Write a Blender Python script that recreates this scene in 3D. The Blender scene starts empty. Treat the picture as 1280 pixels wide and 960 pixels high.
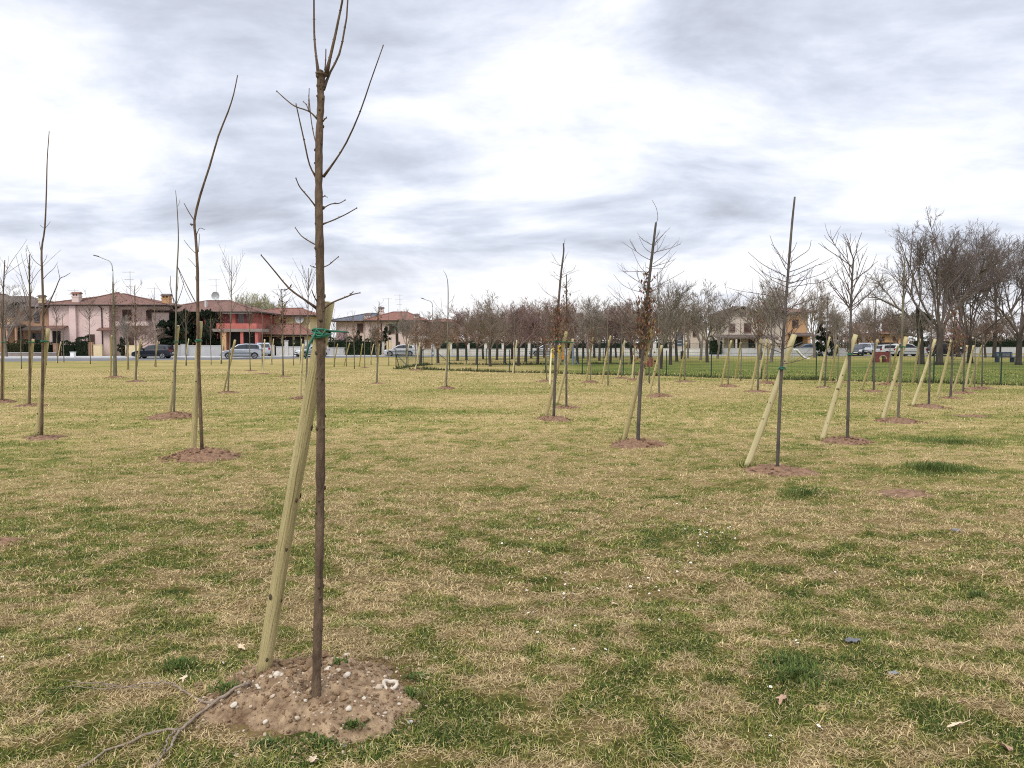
import bpy, math, random
import numpy as np
from mathutils import Vector, Matrix

R = math.radians
SC = bpy.context.scene
EXPO = 0.45
SKY_OFF = (55.3, 2.7, 0.0)
COL = SC.collection
EYE, F, CX, CY = 1.6, 990.0, 640.0, 480.0
TH = math.atan(50.0 / F)
CT, ST = math.cos(TH), math.sin(TH)

# ------------------------------------------------------------------ camera
cam = bpy.data.cameras.new('camera')
cam.sensor_width = 36.0
cam.lens = 36.0 * F / 1280.0
cam.clip_end = 5000
cam_o = bpy.data.objects.new('camera', cam)
COL.objects.link(cam_o)
cam_o.location = (0, 0, EYE)
cam_o.rotation_euler = (math.pi / 2 - TH, 0, 0)
SC.camera = cam_o

# ------------------------------------------------------------------ noise
def _hash(ix, iy, s):
    h = (ix.astype(np.int64) * 374761393 + iy.astype(np.int64) * 668265263 + s * 974634777) & 0x7fffffff
    h = ((h ^ (h >> 13)) * 1274126177) & 0x7fffffff
    h = h ^ (h >> 16)
    return (h & 0xffff) / 65535.0

def vnoise(x, y, s=0):
    x = np.asarray(x, float); y = np.asarray(y, float)
    ix = np.floor(x); iy = np.floor(y)
    fx = x - ix; fy = y - iy
    fx = fx * fx * (3 - 2 * fx); fy = fy * fy * (3 - 2 * fy)
    a = _hash(ix, iy, s); b = _hash(ix + 1, iy, s)
    c = _hash(ix, iy + 1, s); d = _hash(ix + 1, iy + 1, s)
    return (a * (1 - fx) + b * fx) * (1 - fy) + (c * (1 - fx) + d * fx) * fy

def fbm(x, y, s=0, o=4, g=0.5):
    t = 0; a = 1; n = 0
    x = np.asarray(x, float); y = np.asarray(y, float)
    for k in range(o):
        t = t + a * vnoise(x * 2 ** k + 17.3 * k, y * 2 ** k - 9.1 * k, s + k)
        n += a; a *= g
    return t / n

def zf(x, y):
    x = np.asarray(x, float); y = np.asarray(y, float)
    k = np.clip((58 - y) / 12, 0, 1) * np.clip((60 - np.abs(x)) / 10, 0, 1)
    return k * (0.05 * (fbm(x / 5, y / 5, 3, 2) - .5) + 0.045 * (fbm(x / .7, y / .7, 8, 3) - .5) + np.clip((14 - y) / 6, 0, 1) * .026 * (fbm(x / .17, y / .15, 14, 2) - .5))

def zf1(x, y):
    return float(zf(np.array([x]), np.array([y]))[0])

# ------------------------------------------------------------------ pixel -> place
def ray(px, py):
    x = (px - CX) / F; y = (CY - py) / F
    return Vector((x, CT + y * ST, -ST + y * CT))

def G(px, py):
    d = ray(px, py); t = EYE / -d.z
    p = Vector((0, 0, EYE)) + d * t
    p.z = zf1(p.x, p.y)
    return p

def H(px, py, Y):
    d = ray(px, py)
    return Vector((0, 0, EYE)) + d * (Y / d.y)

# ------------------------------------------------------------------ materials
def mat(name, c, rough=0.85, c2=None, scale=6.0, bump=0.0, bscale=None, metal=0.0, spec=0.3, detail=5, stretch=(1, 1, 1), trans=0.0):
    m = bpy.data.materials.new(name); m.use_nodes = True
    nt = m.node_tree; b = nt.nodes['Principled BSDF']
    b.inputs['Roughness'].default_value = rough
    b.inputs['Metallic'].default_value = metal
    b.inputs['Specular IOR Level'].default_value = spec
    b.inputs['Base Color'].default_value = (*c, 1)
    tc = nt.nodes.new('ShaderNodeTexCoord')
    mp = nt.nodes.new('ShaderNodeMapping'); mp.inputs['Scale'].default_value = stretch
    nt.links.new(tc.outputs['Object'], mp.inputs['Vector'])
    if c2 is not None:
        n = nt.nodes.new('ShaderNodeTexNoise'); n.inputs['Scale'].default_value = scale
        n.inputs['Detail'].default_value = detail; n.inputs['Roughness'].default_value = .65
        nt.links.new(mp.outputs[0], n.inputs['Vector'])
        r = nt.nodes.new('ShaderNodeValToRGB')
        r.color_ramp.elements[0].position = .32; r.color_ramp.elements[0].color = (*c, 1)
        r.color_ramp.elements[1].position = .68; r.color_ramp.elements[1].color = (*c2, 1)
        nt.links.new(n.outputs['Fac'], r.inputs['Fac'])
        nt.links.new(r.outputs['Color'], b.inputs['Base Color'])
    if bump > 0:
        n2 = nt.nodes.new('ShaderNodeTexNoise'); n2.inputs['Scale'].default_value = bscale or scale * 3
        n2.inputs['Detail'].default_value = 6
        nt.links.new(mp.outputs[0], n2.inputs['Vector'])
        bp = nt.nodes.new('ShaderNodeBump'); bp.inputs['Strength'].default_value = bump; bp.inputs['Distance'].default_value = .02
        nt.links.new(n2.outputs['Fac'], bp.inputs['Height'])
        nt.links.new(bp.outputs[0], b.inputs['Normal'])
    return m

def attr_mat(name, rough=.9, spec=.15, transl=0.0):
    """base colour straight from the mesh's colour attribute (each blade / leaf has its own colour)"""
    m = bpy.data.materials.new(name); m.use_nodes = True
    nt = m.node_tree; b = nt.nodes['Principled BSDF']
    a = nt.nodes.new('ShaderNodeAttribute'); a.attribute_name = 'col'
    nt.links.new(a.outputs['Color'], b.inputs['Base Color'])
    b.inputs['Roughness'].default_value = rough; b.inputs['Specular IOR Level'].default_value = spec
    if transl > 0:
        t = nt.nodes.new('ShaderNodeBsdfTranslucent'); nt.links.new(a.outputs['Color'], t.inputs['Color'])
        mx = nt.nodes.new('ShaderNodeMixShader'); mx.inputs[0].default_value = transl
        nt.links.new(b.outputs[0], mx.inputs[1]); nt.links.new(t.outputs[0], mx.inputs[2])
        nt.links.new(mx.outputs[0], nt.nodes['Material Output'].inputs['Surface'])
    return m

def roof_mat(name, c, c2, bands=14.0):
    m = mat(name, c, .9, c2, 2.2, 0, spec=.2)
    nt = m.node_tree; b = nt.nodes['Principled BSDF']
    tc = nt.nodes.new('ShaderNodeTexCoord')
    w = nt.nodes.new('ShaderNodeTexWave'); w.inputs['Scale'].default_value = bands / 6.283; w.inputs['Distortion'].default_value = .6
    w.bands_direction = 'X'
    w2 = nt.nodes.new('ShaderNodeTexWave'); w2.inputs['Scale'].default_value = bands / 8; w2.bands_direction = 'Z'; w2.inputs['Distortion'].default_value = 1.0
    ad = nt.nodes.new('ShaderNodeMath'); ad.operation = 'ADD'
    nt.links.new(tc.outputs['Object'], w.inputs['Vector']); nt.links.new(tc.outputs['Object'], w2.inputs['Vector'])
    nt.links.new(w.outputs['Fac'], ad.inputs[0]); nt.links.new(w2.outputs['Fac'], ad.inputs[1])
    bp = nt.nodes.new('ShaderNodeBump'); bp.inputs['Strength'].default_value = .8; bp.inputs['Distance'].default_value = .06
    nt.links.new(ad.outputs[0], bp.inputs['Height']); nt.links.new(bp.outputs[0], b.inputs['Normal'])
    return m

M = {}
M['bark'] = mat('bark', (.066, .043, .028), .9, (.19, .132, .084), 26, .9, 60, stretch=(1, 1, .3), detail=9)
M['bark_grey'] = mat('bark_grey', (.10, .085, .07), .9, (.2, .17, .14), 14, .6, 50, stretch=(1, 1, .4))
M['bark_mossy'] = mat('bark_mossy', (.11, .095, .065), .9, (.19, .175, .12), 10, .5, 40, stretch=(1, 1, .4))
M['bark_oak'] = mat('bark_oak', (.06, .05, .042), .9, (.13, .112, .095), 12, .6, 45, stretch=(1, 1, .35))
M['bark_dark'] = mat('bark_dark', (.036, .029, .024), .95, (.08, .066, .054), 4, .6, 14, stretch=(1, 1, .3))
M['twig'] = mat('twig', (.085, .062, .05), .9, (.13, .1, .085), 8)
M['twig_red'] = mat('twig_red', (.185, .13, .10), .95, (.26, .19, .15), 1.2)
M['twig_mauve'] = mat('twig_mauve', (.20, .135, .125), .95, (.27, .185, .175), 1.2)
M['twig_grey'] = mat('twig_grey', (.15, .12, .092), .95, (.215, .178, .138), 1.2)
M['twig_big'] = mat('twig_big', (.11, .083, .07), .95, (.17, .135, .117), 1.2)
M['twig_green'] = mat('twig_green', (.33, .32, .22), .95, (.44, .42, .3), .6)
M['twig_pale'] = mat('twig_pale', (.22, .185, .155), .95, (.3, .255, .215), .8)
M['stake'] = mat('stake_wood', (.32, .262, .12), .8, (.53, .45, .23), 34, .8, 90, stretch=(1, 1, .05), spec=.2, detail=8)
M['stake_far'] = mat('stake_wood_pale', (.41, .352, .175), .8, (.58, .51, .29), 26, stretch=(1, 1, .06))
M['knot'] = mat('knot', (.06, .042, .025), .9, (.1, .07, .04), 40)
M['cut'] = mat('cut_wood', (.36, .29, .16), .85, (.46, .38, .22), 30, .3)
M['tie'] = mat('tie_plastic', (.008, .115, .06), .45, (.012, .16, .085), 30, spec=.5)
M['soil'] = mat('soil', (.135, .08, .045), .97, (.42, .30, .18), 15, 1.0, 45, detail=9)
M['soil_red'] = mat('soil_red', (.09, .05, .029), .97, (.33, .195, .115), 18, 1.0, 40, detail=9)
M['clod'] = mat('clod', (.14, .085, .047), .97, (.31, .205, .115), 25, .8, 80)
M['pebble'] = mat('pebble', (.47, .40, .31), .85, (.64, .575, .475), 18, .2, 60)
M['pebble_tan'] = mat('pebble_tan', (.40, .31, .22), .85, (.55, .45, .34), 18, .2, 60)
M['pebble_grey'] = mat('pebble_grey', (.38, .38, .4), .8, (.52, .52, .53), 25)
M['stick'] = mat('stick', (.18, .135, .10), .9, (.34, .27, .205), 40, .5, 90)
M['dead_leaf'] = mat('dead_leaf', (.35, .21, .14), .8, (.46, .31, .21), 30)
M['dead_leaf_pale'] = mat('dead_leaf_pale', (.55, .42, .28), .8, (.66, .53, .37), 30)
M['petal'] = mat('petal', (.78, .77, .74), .6)
M['pollen'] = mat('pollen', (.7, .5, .05), .7)
M['litter_grey'] = mat('litter_grey', (.10, .10, .105), .7, (.20, .20, .21), 30)
M['litter_blue'] = mat('litter_blue', (.19, .205, .22), .6, (.28, .295, .31), 30)
M['leafatt'] = attr_mat('leaf', .85, .2, .25)
M['grassatt'] = attr_mat('grass_blade', .9, .12, .3)
M['asphalt'] = mat('asphalt', (.115, .115, .12), .9, (.16, .16, .165), .8, .3, 40)
M['pave'] = mat('pavement', (.38, .375, .365), .9, (.50, .49, .48), .7, .2, 20)
M['kerb'] = mat('kerb_stone', (.42, .42, .41), .9, (.52, .52, .51), 2)
M['white_wall'] = mat('white_wall', (.47, .455, .42), .9, (.60, .58, .54), .6, .2, 12)
M['grey_wall'] = mat('grey_wall', (.36, .36, .36), .9, (.45, .45, .45), .5, .2, 12)
M['cream'] = mat('cream_render', (.58, .47, .28), .9, (.68, .56, .36), .5, .2, 10)
M['pink'] = mat('pink_render', (.62, .46, .42), .9, (.72, .56, .515), .35, .15, 10)
M['pink_pale'] = mat('pale_pink_render', (.56, .44, .40), .9, (.66, .54, .49), .35, .15, 10)
M['red'] = mat('red_render', (.40, .115, .092), .9, (.48, .155, .128), .5, .15, 10)
M['orange'] = mat('orange_render', (.46, .27, .135), .9, (.54, .335, .18), .5, .15, 10)
M['brick'] = mat('brick_tan', (.34, .20, .13), .9, (.46, .29, .19), 1.2, .3, 20)
M['yellow'] = mat('yellow_render', (.60, .50, .26), .9, (.69, .58, .34), .5, .15, 10)
M['ivory'] = mat('ivory_render', (.50, .43, .36), .9, (.60, .52, .44), .5, .15, 10)
M['roof'] = roof_mat('clay_tiles', (.17, .095, .075), (.26, .15, .12))
M['roof_red'] = roof_mat('red_clay_tiles', (.21, .10, .075), (.30, .15, .115))
M['roof_brown'] = roof_mat('brown_tiles', (.115, .088, .075), (.185, .145, .125))
M['roof_slate'] = roof_mat('dark_grey_roof', (.11, .115, .135), (.17, .175, .2))
M['fascia'] = mat('brown_fascia', (.06, .045, .038), .7, (.09, .07, .06), 3)
M['gutter'] = mat('gutter_metal', (.055, .04, .036), .4, metal=.6)
M['shutter'] = mat('brown_shutter', (.062, .032, .026), .6, (.09, .05, .04), 3)
M['shutter_red'] = mat('dark_red_shutter', (.11, .02, .024), .6, (.16, .03, .035), 3)
M['frame'] = mat('window_frame', (.16, .11, .09), .6)
M['frame_white'] = mat('white_frame', (.6, .58, .55), .6)
M['glass'] = mat('window_glass', (.018, .02, .024), .12, spec=.6)
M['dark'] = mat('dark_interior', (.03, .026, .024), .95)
M['slab'] = mat('concrete_slab', (.22, .175, .15), .9, (.3, .245, .21), 2)
M['metal_grey'] = mat('galvanised', (.36, .38, .38), .5, (.46, .48, .48), 3, metal=.3)
M['metal_dark'] = mat('dark_metal', (.03, .035, .035), .5)
M['fence_green'] = mat('fence_green', (.012, .035, .028), .55)
M['wire'] = mat('green_wire', (.02, .05, .04), .6)
M['tyre'] = mat('tyre', (.015, .015, .016), .85)
M['rim'] = mat('alloy_rim', (.42, .43, .45), .35, metal=.7)
M['car_glass'] = mat('car_glass', (.02, .023, .028), .08, spec=.8)
M['lamp_red'] = mat('tail_lens', (.3, .01, .01), .25)
M['lamp_clear'] = mat('head_lens', (.6, .62, .65), .15, spec=.7)
M['trim'] = mat('black_trim', (.018, .018, .02), .6)
M['plate'] = mat('number_plate', (.7, .7, .68), .5)
for n_, c_ in (('navy', (.008, .011, .024)), ('silver', (.44, .47, .52)), ('white', (.50, .51, .52)), ('dark_grey', (.035, .04, .048)), ('steel_blue', (.16, .21, .28)), ('black', (.012, .012, .014))):
    M['paint_' + n_] = mat('paint_' + n_, c_, .28, spec=.6, metal=.25 if n_ == 'silver' else 0)
M['play_red'] = mat('play_red', (.19, .05, .045), .7, (.26, .075, .065), 3)
M['play_yellow'] = mat('play_yellow', (.6, .36, .03), .5, (.66, .42, .06), 3)
M['play_orange'] = mat('play_orange', (.6, .22, .04), .5)
M['play_blue'] = mat('play_blue', (.16, .20, .28), .5)
M['bench_blue'] = mat('bench_blue', (.035, .05, .085), .6, (.055, .075, .115), 3)
M['sign_blue'] = mat('sign_panel', (.06, .085, .13), .5, (.11, .14, .18), 4)
M['white_box'] = mat('white_box', (.75, .75, .74), .6)

# ------------------------------------------------------------------ mesh builder
class MB:
    def __init__(s):
        s.v = []; s.f = []; s.mi = []; s.m = 0; s.c = None; s.cols = []
    def add(s, vs, fs):
        o = len(s.v)
        s.v.extend([tuple(p) for p in vs])
        if s.c is not None:
            s.cols.extend([s.c] * len(vs))
        for f in fs:
            s.f.append(tuple(i + o for i in f)); s.mi.append(s.m)
    def box(s, x0, x1, y0, y1, z0, z1):
        s.add([(x0, y0, z0), (x1, y0, z0), (x1, y1, z0), (x0, y1, z0), (x0, y0, z1), (x1, y0, z1), (x1, y1, z1), (x0, y1, z1)],
              [(0, 3, 2, 1), (4, 5, 6, 7), (0, 1, 5, 4), (1, 2, 6, 5), (2, 3, 7, 6), (3, 0, 4, 7)])
    def tube(s, pts, rad, n=6, cap=True):
        pts = [Vector(p) for p in pts]
        if not hasattr(rad, '__len__'): rad = [rad] * len(pts)
        ref = None; vs = []
        for i, p in enumerate(pts):
            t = (pts[min(i + 1, len(pts) - 1)] - pts[max(i - 1, 0)])
            if t.length < 1e-9: t = Vector((0, 0, 1))
            t.normalize()
            if ref is None:
                ref = Vector((1, 0, 0)) if abs(t.x) < .8 else Vector((0, 1, 0))
            a = (ref - t * ref.dot(t)).normalized(); ref = a
            b = t.cross(a)
            for k in range(n):
                w = 2 * math.pi * k / n
                vs.append(p + (a * math.cos(w) + b * math.sin(w)) * rad[i])
        fs = []
        for i in range(len(pts) - 1):
            for k in range(n):
                fs.append((i * n + k, i * n + (k + 1) % n, (i + 1) * n + (k + 1) % n, (i + 1) * n + k))
        if cap:
            fs.append(tuple(range(n))[::-1]); fs.append(tuple((len(pts) - 1) * n + k for k in range(n)))
        s.add(vs, fs)
    def prism(s, poly, y0, y1):
        """poly of (x,z), extruded along y"""
        n = len(poly)
        vs = [(x, y0, z) for x, z in poly] + [(x, y1, z) for x, z in poly]
        fs = [tuple(range(n)), tuple(range(2 * n - 1, n - 1, -1))]
        for i in range(n):
            j = (i + 1) % n
            fs.append((j, i, i + n, j + n))
        s.add(vs, fs)
    def build(s, name, mats, parent=None, origin=None, smooth=False, at=None):
        me = bpy.data.meshes.new(name)
        v = s.v
        if origin is not None:
            ox, oy, oz = origin
            v = [(a - ox, b - oy, c - oz) for a, b, c in v]
        me.from_pydata(v, [], s.f)
        if not isinstance(mats, (list, tuple)): mats = [mats]
        for m in mats: me.materials.append(m)
        if len(mats) > 1: me.polygons.foreach_set('material_index', s.mi)
        if s.cols:
            a = me.color_attributes.new('col', 'FLOAT_COLOR', 'POINT')
            a.data.foreach_set('color', np.array([(c[0], c[1], c[2], 1) for c in s.cols], np.float32).ravel())
        if smooth: me.polygons.foreach_set('use_smooth', [True] * len(s.f))
        me.update()
        o = bpy.data.objects.new(name, me); COL.objects.link(o)
        if parent is not None: o.parent = parent
        elif at is not None: o.location = at
        elif origin is not None: o.location = origin
        return o

def np_mesh(name, verts, tris, cols, m, parent=None, loc=None, quads=False):
    k = 4 if quads else 3
    me = bpy.data.meshes.new(name)
    me.vertices.add(len(verts)); me.vertices.foreach_set('co', np.asarray(verts, np.float32).ravel())
    nf = len(tris)
    me.loops.add(nf * k); me.loops.foreach_set('vertex_index', np.asarray(tris, np.int32).ravel())
    me.polygons.add(nf); me.polygons.foreach_set('loop_start', np.arange(0, nf * k, k, dtype=np.int32))
    me.polygons.foreach_set('loop_total', np.full(nf, k, np.int32))
    if cols is not None:
        a = me.color_attributes.new('col', 'FLOAT_COLOR', 'POINT')
        c4 = np.ones((len(verts), 4), np.float32); c4[:, :3] = cols
        a.data.foreach_set('color', c4.ravel())
    me.materials.append(m); me.update(calc_edges=True); me.validate()
    o = bpy.data.objects.new(name, me); COL.objects.link(o)
    if parent is not None: o.parent = parent
    if loc is not None: o.location = loc
    return o

def tag(o, label=None, cat=None, group=None, kind=None):
    if label: o['label'] = label
    if cat: o['category'] = cat
    if group: o['group'] = group
    if kind: o['kind'] = kind
    return o

def empty(name, loc, rz=0.0):
    o = bpy.data.objects.new(name, None); COL.objects.link(o)
    o.location = loc; o.rotation_euler = (0, 0, rz); o.empty_display_size = .1
    return o

def copy_tree(o, parent=None):
    c = o.copy(); COL.objects.link(c)
    c.parent = parent
    for ch in list(o.children): copy_tree(ch, c)
    return c
# ------------------------------------------------------------------ sky and light
SUN_EL, SUN_AZ = 46.0, 205.0      # azimuth measured from +Y towards +X
w = bpy.data.worlds.new('World'); SC.world = w; w.use_nodes = True
nt = w.node_tree; bg = nt.nodes['Background']
def N(t): return nt.nodes.new(t)
def L(a, b): nt.links.new(a, b)
sky = N('ShaderNodeTexSky'); sky.sky_type = 'NISHITA'; sky.sun_disc = False
sky.sun_elevation = R(SUN_EL); sky.sun_rotation = R(SUN_AZ); sky.air_density = 1.2; sky.dust_density = 3
tc = N('ShaderNodeTexCoord'); sep = N('ShaderNodeSeparateXYZ'); L(tc.outputs['Generated'], sep.inputs[0])
def math_(op, a, b=None, clamp=False):
    n = N('ShaderNodeMath'); n.operation = op; n.use_clamp = clamp
    for i, v in enumerate((a, b)):
        if v is None: continue
        if isinstance(v, (int, float)): n.inputs[i].default_value = v
        else: L(v, n.inputs[i])
    return n.outputs[0]
zc = math_('MAXIMUM', sep.outputs[2], 0.0)
den = math_('ADD', zc, 0.20)
cmb = N('ShaderNodeCombineXYZ'); L(math_('DIVIDE', sep.outputs[0], den), cmb.inputs[0]); L(math_('DIVIDE', sep.outputs[1], den), cmb.inputs[1])
def cloud(scale, detail, rough, off, dist=0.0, sx=1.0, sy=1.0):
    mp = N('ShaderNodeMapping'); mp.inputs['Location'].default_value = off; mp.inputs['Scale'].default_value = (sx, sy, 1)
    L(cmb.outputs[0], mp.inputs['Vector'])
    n = N('ShaderNodeTexNoise'); n.inputs['Scale'].default_value = scale; n.inputs['Detail'].default_value = detail
    n.inputs['Roughness'].default_value = rough; n.inputs['Distortion'].default_value = dist
    L(mp.outputs[0], n.inputs['Vector']); return n.outputs['Fac']
big = cloud(1.25, 10, .58, SKY_OFF, .5, .85, 1.0)
fine = cloud(3.6, 9, .6, (3.1, 7.7, 0), .4, .7, 1.0)
thin = cloud(2.2, 8, .55, (9.4, 1.3, 0), .3, .5, 1.1)
s0 = math_('ADD', math_('MULTIPLY', big, .58), math_('ADD', math_('MULTIPLY', fine, .20), math_('MULTIPLY', thin, .22)))
# the deck thickens with height: thin near the horizon, a grey layer above it, a bright gap, heavy cloud overhead
bi = N('ShaderNodeValToRGB'); bi.color_ramp.interpolation = 'EASE'; L(sep.outputs[2], bi.inputs['Fac'])
be = bi.color_ramp.elements
be[0].position = 0.0; be[0].color = (.56, .56, .56, 1); be[1].position = .50; be[1].color = (.47, .47, .47, 1)
for p_, v_ in ((.055, .56), (.10, .505), (.135, .488), (.175, .50), (.235, .53), (.30, .53), (.36, .48), (.42, .455)):
    q_ = be.new(p_); q_.color = (v_, v_, v_, 1)
s1 = math_('ADD', math_('ADD', math_('MULTIPLY', math_('SUBTRACT', s0, .5), 1.0), .5), math_('SUBTRACT', bi.outputs['Color'], .5))
rp = N('ShaderNodeValToRGB'); L(s1, rp.inputs['Fac'])
els = rp.color_ramp.elements
els[0].position = .36; els[0].color = (.44, .46, .53, 1)
els[1].position = .60; els[1].color = (.99, .985, .99, 1)
for p_, c_ in ((.42, (.545, .58, .67)), (.465, (.645, .685, .785)), (.505, (.765, .80, .89)), (.545, (.885, .905, .955))):
    e = els.new(p_); e.color = (*c_, 1)
# brighter, whiter veil low over the horizon and a blue-grey deck above it
hz_ = N('ShaderNodeMapRange'); hz_.inputs['From Min'].default_value = .005; hz_.inputs['From Max'].default_value = .12
hz_.inputs['To Min'].default_value = .75; hz_.inputs['To Max'].default_value = 0.0; hz_.clamp = True
L(sep.outputs[2], hz_.inputs['Value'])
mxh = N('ShaderNodeMixRGB'); L(hz_.outputs[0], mxh.inputs['Fac']); L(rp.outputs['Color'], mxh.inputs['Color1']); mxh.inputs['Color2'].default_value = (.92, .91, .93, 1)
sc_ = N('ShaderNodeMixRGB'); sc_.blend_type = 'MULTIPLY'; sc_.inputs['Fac'].default_value = 1; sc_.inputs['Color2'].default_value = (8.6, 8.6, 8.65, 1)
L(mxh.outputs[0], sc_.inputs['Color1'])
mx = N('ShaderNodeMixRGB'); mx.inputs['Fac'].default_value = .93
L(sky.outputs[0], mx.inputs['Color1'])
# an overcast sky is brightest overhead
zg = N('ShaderNodeMapRange'); zg.inputs['From Min'].default_value = .42; zg.inputs['From Max'].default_value = 1.0; zg.inputs['To Min'].default_value = 1.0; zg.inputs['To Max'].default_value = 2.3
L(sep.outputs[2], zg.inputs['Value'])
zm = N('ShaderNodeMixRGB'); zm.blend_type = 'MULTIPLY'; zm.inputs['Fac'].default_value = 1; L(sc_.outputs[0], zm.inputs['Color1']); L(zg.outputs[0], zm.inputs['Color2'])
L(zm.outputs[0], mx.inputs['Color2'])
L(mx.outputs[0], bg.inputs['Color']); bg.inputs['Strength'].default_value = 0.1

sl = bpy.data.lights.new('sun', 'SUN'); sl.energy = 1.5; sl.angle = R(30); sl.color = (1, .96, .9)
so = bpy.data.objects.new('sun', sl); COL.objects.link(so)
sd = Vector((math.sin(R(SUN_AZ)) * math.cos(R(SUN_EL)), math.cos(R(SUN_AZ)) * math.cos(R(SUN_EL)), math.sin(R(SUN_EL))))
so.rotation_euler = (-sd).to_track_quat('-Z', 'Y').to_euler(); so.location = (0, 0, 30)
SC.cycles.use_denoising = False; SC.cycles.filter_width = 1.1
vs_ = SC.view_settings
vs_.view_transform = 'Standard'; vs_.look = 'None'; vs_.exposure = EXPO; vs_.gamma = 1; vs_.use_curve_mapping = False

# ------------------------------------------------------------------ lie of the land
FENCE_PX = [(495, 461.5), (529, 462.2), (562, 463.2), (597, 464.5), (637, 465.6), (682, 466.6), (728, 467.8), (779, 469), (833, 470.3), (889, 472), (952, 473.6), (1020, 475.2), (1091, 477), (1167, 479), (1251, 481), (1345, 483.2)]
FP = [G(*p) for p in FENCE_PX]
fx = np.array([p.x for p in FP]); fy = np.array([p.y for p in FP])

BLOBS = [  # pixel x, y, radius x (m), radius y (m), strength : darker greener patches seen in the photograph
    (1170, 588, .75, .35, 1.0), (1000, 622, 1.0, .45, .55), (1000, 850, .33, .26, .8), (880, 665, .55, .35, .7), (830, 905, .35, .3, .35),
    (1250, 690, .6, .3, .6), (1190, 548, 1.8, .6, .7), (700, 560, 1.3, .35, .25), (460, 515, 2.6, .9, .65), (330, 525, 1.5, .5, .35),
    (80, 520, 2.0, .6, .3), (200, 690, .7, .35, .25), (620, 880, .45, .3, .45), (410, 930, .5, .3, .5), (240, 830, .3, .2, .4), (1100, 770, .5, .3, .25),
    (780, 780, .5, .25, .3), (100, 590, 1.5, .4, .3), (1130, 900, .5, .3, .4), (560, 900, .35, .25, .4), (840, 668, .35, .2, .5), (1040, 560, 1.6, .4, .25),
    (1230, 520, 3, .7, .45), (640, 630, 1.0, .3, -.2), (560, 600, 2, .6, -.3), (640, 545, 3, .7, -.35), (800, 640, .9, .4, -.15), (690, 720, .7, .3, -.15), (60, 760, .5, .3, -.2)]
BL = [(G(a, b).x, G(a, b).y, c, d, s) for a, b, c, d, s in BLOBS]

def lawn(x, y):
    fyl = np.interp(x, fx, fy, left=1e4, right=fy[-1] - .0)
    t = np.clip((y - fyl + .3 + 2.0 * (fbm(x / 3, y / 3, 31) - .5)) / 1.5, 0, 1)
    return t * np.clip((x + 3.5) / 9, 0, 1) * (0.55 + .45 * np.clip((90 - y) / 30, 0, 1))

def green(x, y):
    x = np.asarray(x, float); y = np.asarray(y, float)
    d = np.hypot(x, y)
    g = .325 + .46 * (fbm(x / 1.3, y / .9, 11, 4) - .5) + (.85 * (fbm(x / .30, y / .24, 25, 3) - .5) + 1.75 * (fbm(x / .125, y / .10, 21, 3, .6) - .5)) * np.clip(1.25 - d / 26, .2, 1)
    g = g + .55 * (fbm(x / 7, y / 4.5, 41, 3) - .5)
    g = g + .06 * np.clip((6.5 - d) / 3, 0, 1) + .14 * np.clip((x - 1) / 6, 0, 1) * np.clip((13 - d) / 5, 0, 1) + .0 * np.clip((d - 8) / 8, 0, 1) + .09 * np.clip((x - 3) / 8, 0, 1) * np.clip((d - 8) / 6, 0, 1)
    for bx, by, rx, ry, s in BL:
        g = g + .55 * s * np.exp(-((x - bx) / rx) ** 2 - ((y - by) / ry) ** 2)
    g = np.maximum(g, lawn(x, y) * (.77 + .5 * (fbm(x / 2, y / 2, 5) - .5)))
    return np.clip(g, 0, 1.2)

def grid_axis(a, k, n, c):
    u = np.linspace(-1, 1, n)
    return c + a * np.sinh(k * u)
gx = grid_axis(3.0, 6.95, 640, 0.0); gy = grid_axis(3.0, 6.95, 720, 6.0)
X, Y = np.meshgrid(gx, gy)
V = np.stack([X, Y, zf(X, Y)], -1).reshape(-1, 3)
nx, ny = len(gx), len(gy)
ii = (np.arange(ny - 1)[:, None] * nx + np.arange(nx - 1)[None, :]).ravel()
Q = np.stack([ii, ii + 1, ii + nx + 1, ii + nx], -1)
gcol = np.zeros((len(V), 3), np.float32); gcol[:, 0] = green(V[:, 0], V[:, 1]); gcol[:, 1] = fbm(V[:, 0] / .5, V[:, 1] / .4, 77, 3); gcol[:, 2] = np.clip((15 - np.hypot(V[:, 0], V[:, 1])) / 9, 0, 1)  # blue channel: painted shade under the blades, fading with distance from the camera

gm = bpy.data.materials.new('ground_turf'); gm.use_nodes = True
nt = gm.node_tree; pb = nt.nodes['Principled BSDF']; pb.inputs['Roughness'].default_value = 1; pb.inputs['Specular IOR Level'].default_value = .05
at = N('ShaderNodeAttribute'); at.attribute_name = 'col'; sp = N('ShaderNodeSeparateColor'); L(at.outputs['Color'], sp.inputs[0])
geo = N('ShaderNodeNewGeometry')
def noise(scale, det, rough, st=(1, 1, 1)):
    mp = N('ShaderNodeMapping'); mp.inputs['Scale'].default_value = st; L(geo.outputs['Position'], mp.inputs['Vector'])
    n = N('ShaderNodeTexNoise'); n.inputs['Scale'].default_value = scale; n.inputs['Detail'].default_value = det; n.inputs['Roughness'].default_value = rough
    L(mp.outputs[0], n.inputs['Vector']); return n.outputs['Fac']
n1 = noise(5.5, 10, .75); n2 = noise(38, 8, .75); n3 = noise(.7, 7, .65, (1, 1.6, 1)); n4 = noise(2.2, 8, .7)
gsum = math_('ADD', sp.outputs[0], math_('ADD', math_('MULTIPLY', math_('SUBTRACT', n1, .5), 1.15), math_('MULTIPLY', math_('SUBTRACT', n3, .5), .55)))
r1 = N('ShaderNodeValToRGB'); L(gsum, r1.inputs['Fac'])
el = r1.color_ramp.elements
el[0].position = .10; el[0].color = (.42, .33, .155, 1)
el[1].position = 1.0; el[1].color = (.09, .125, .034, 1)
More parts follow.
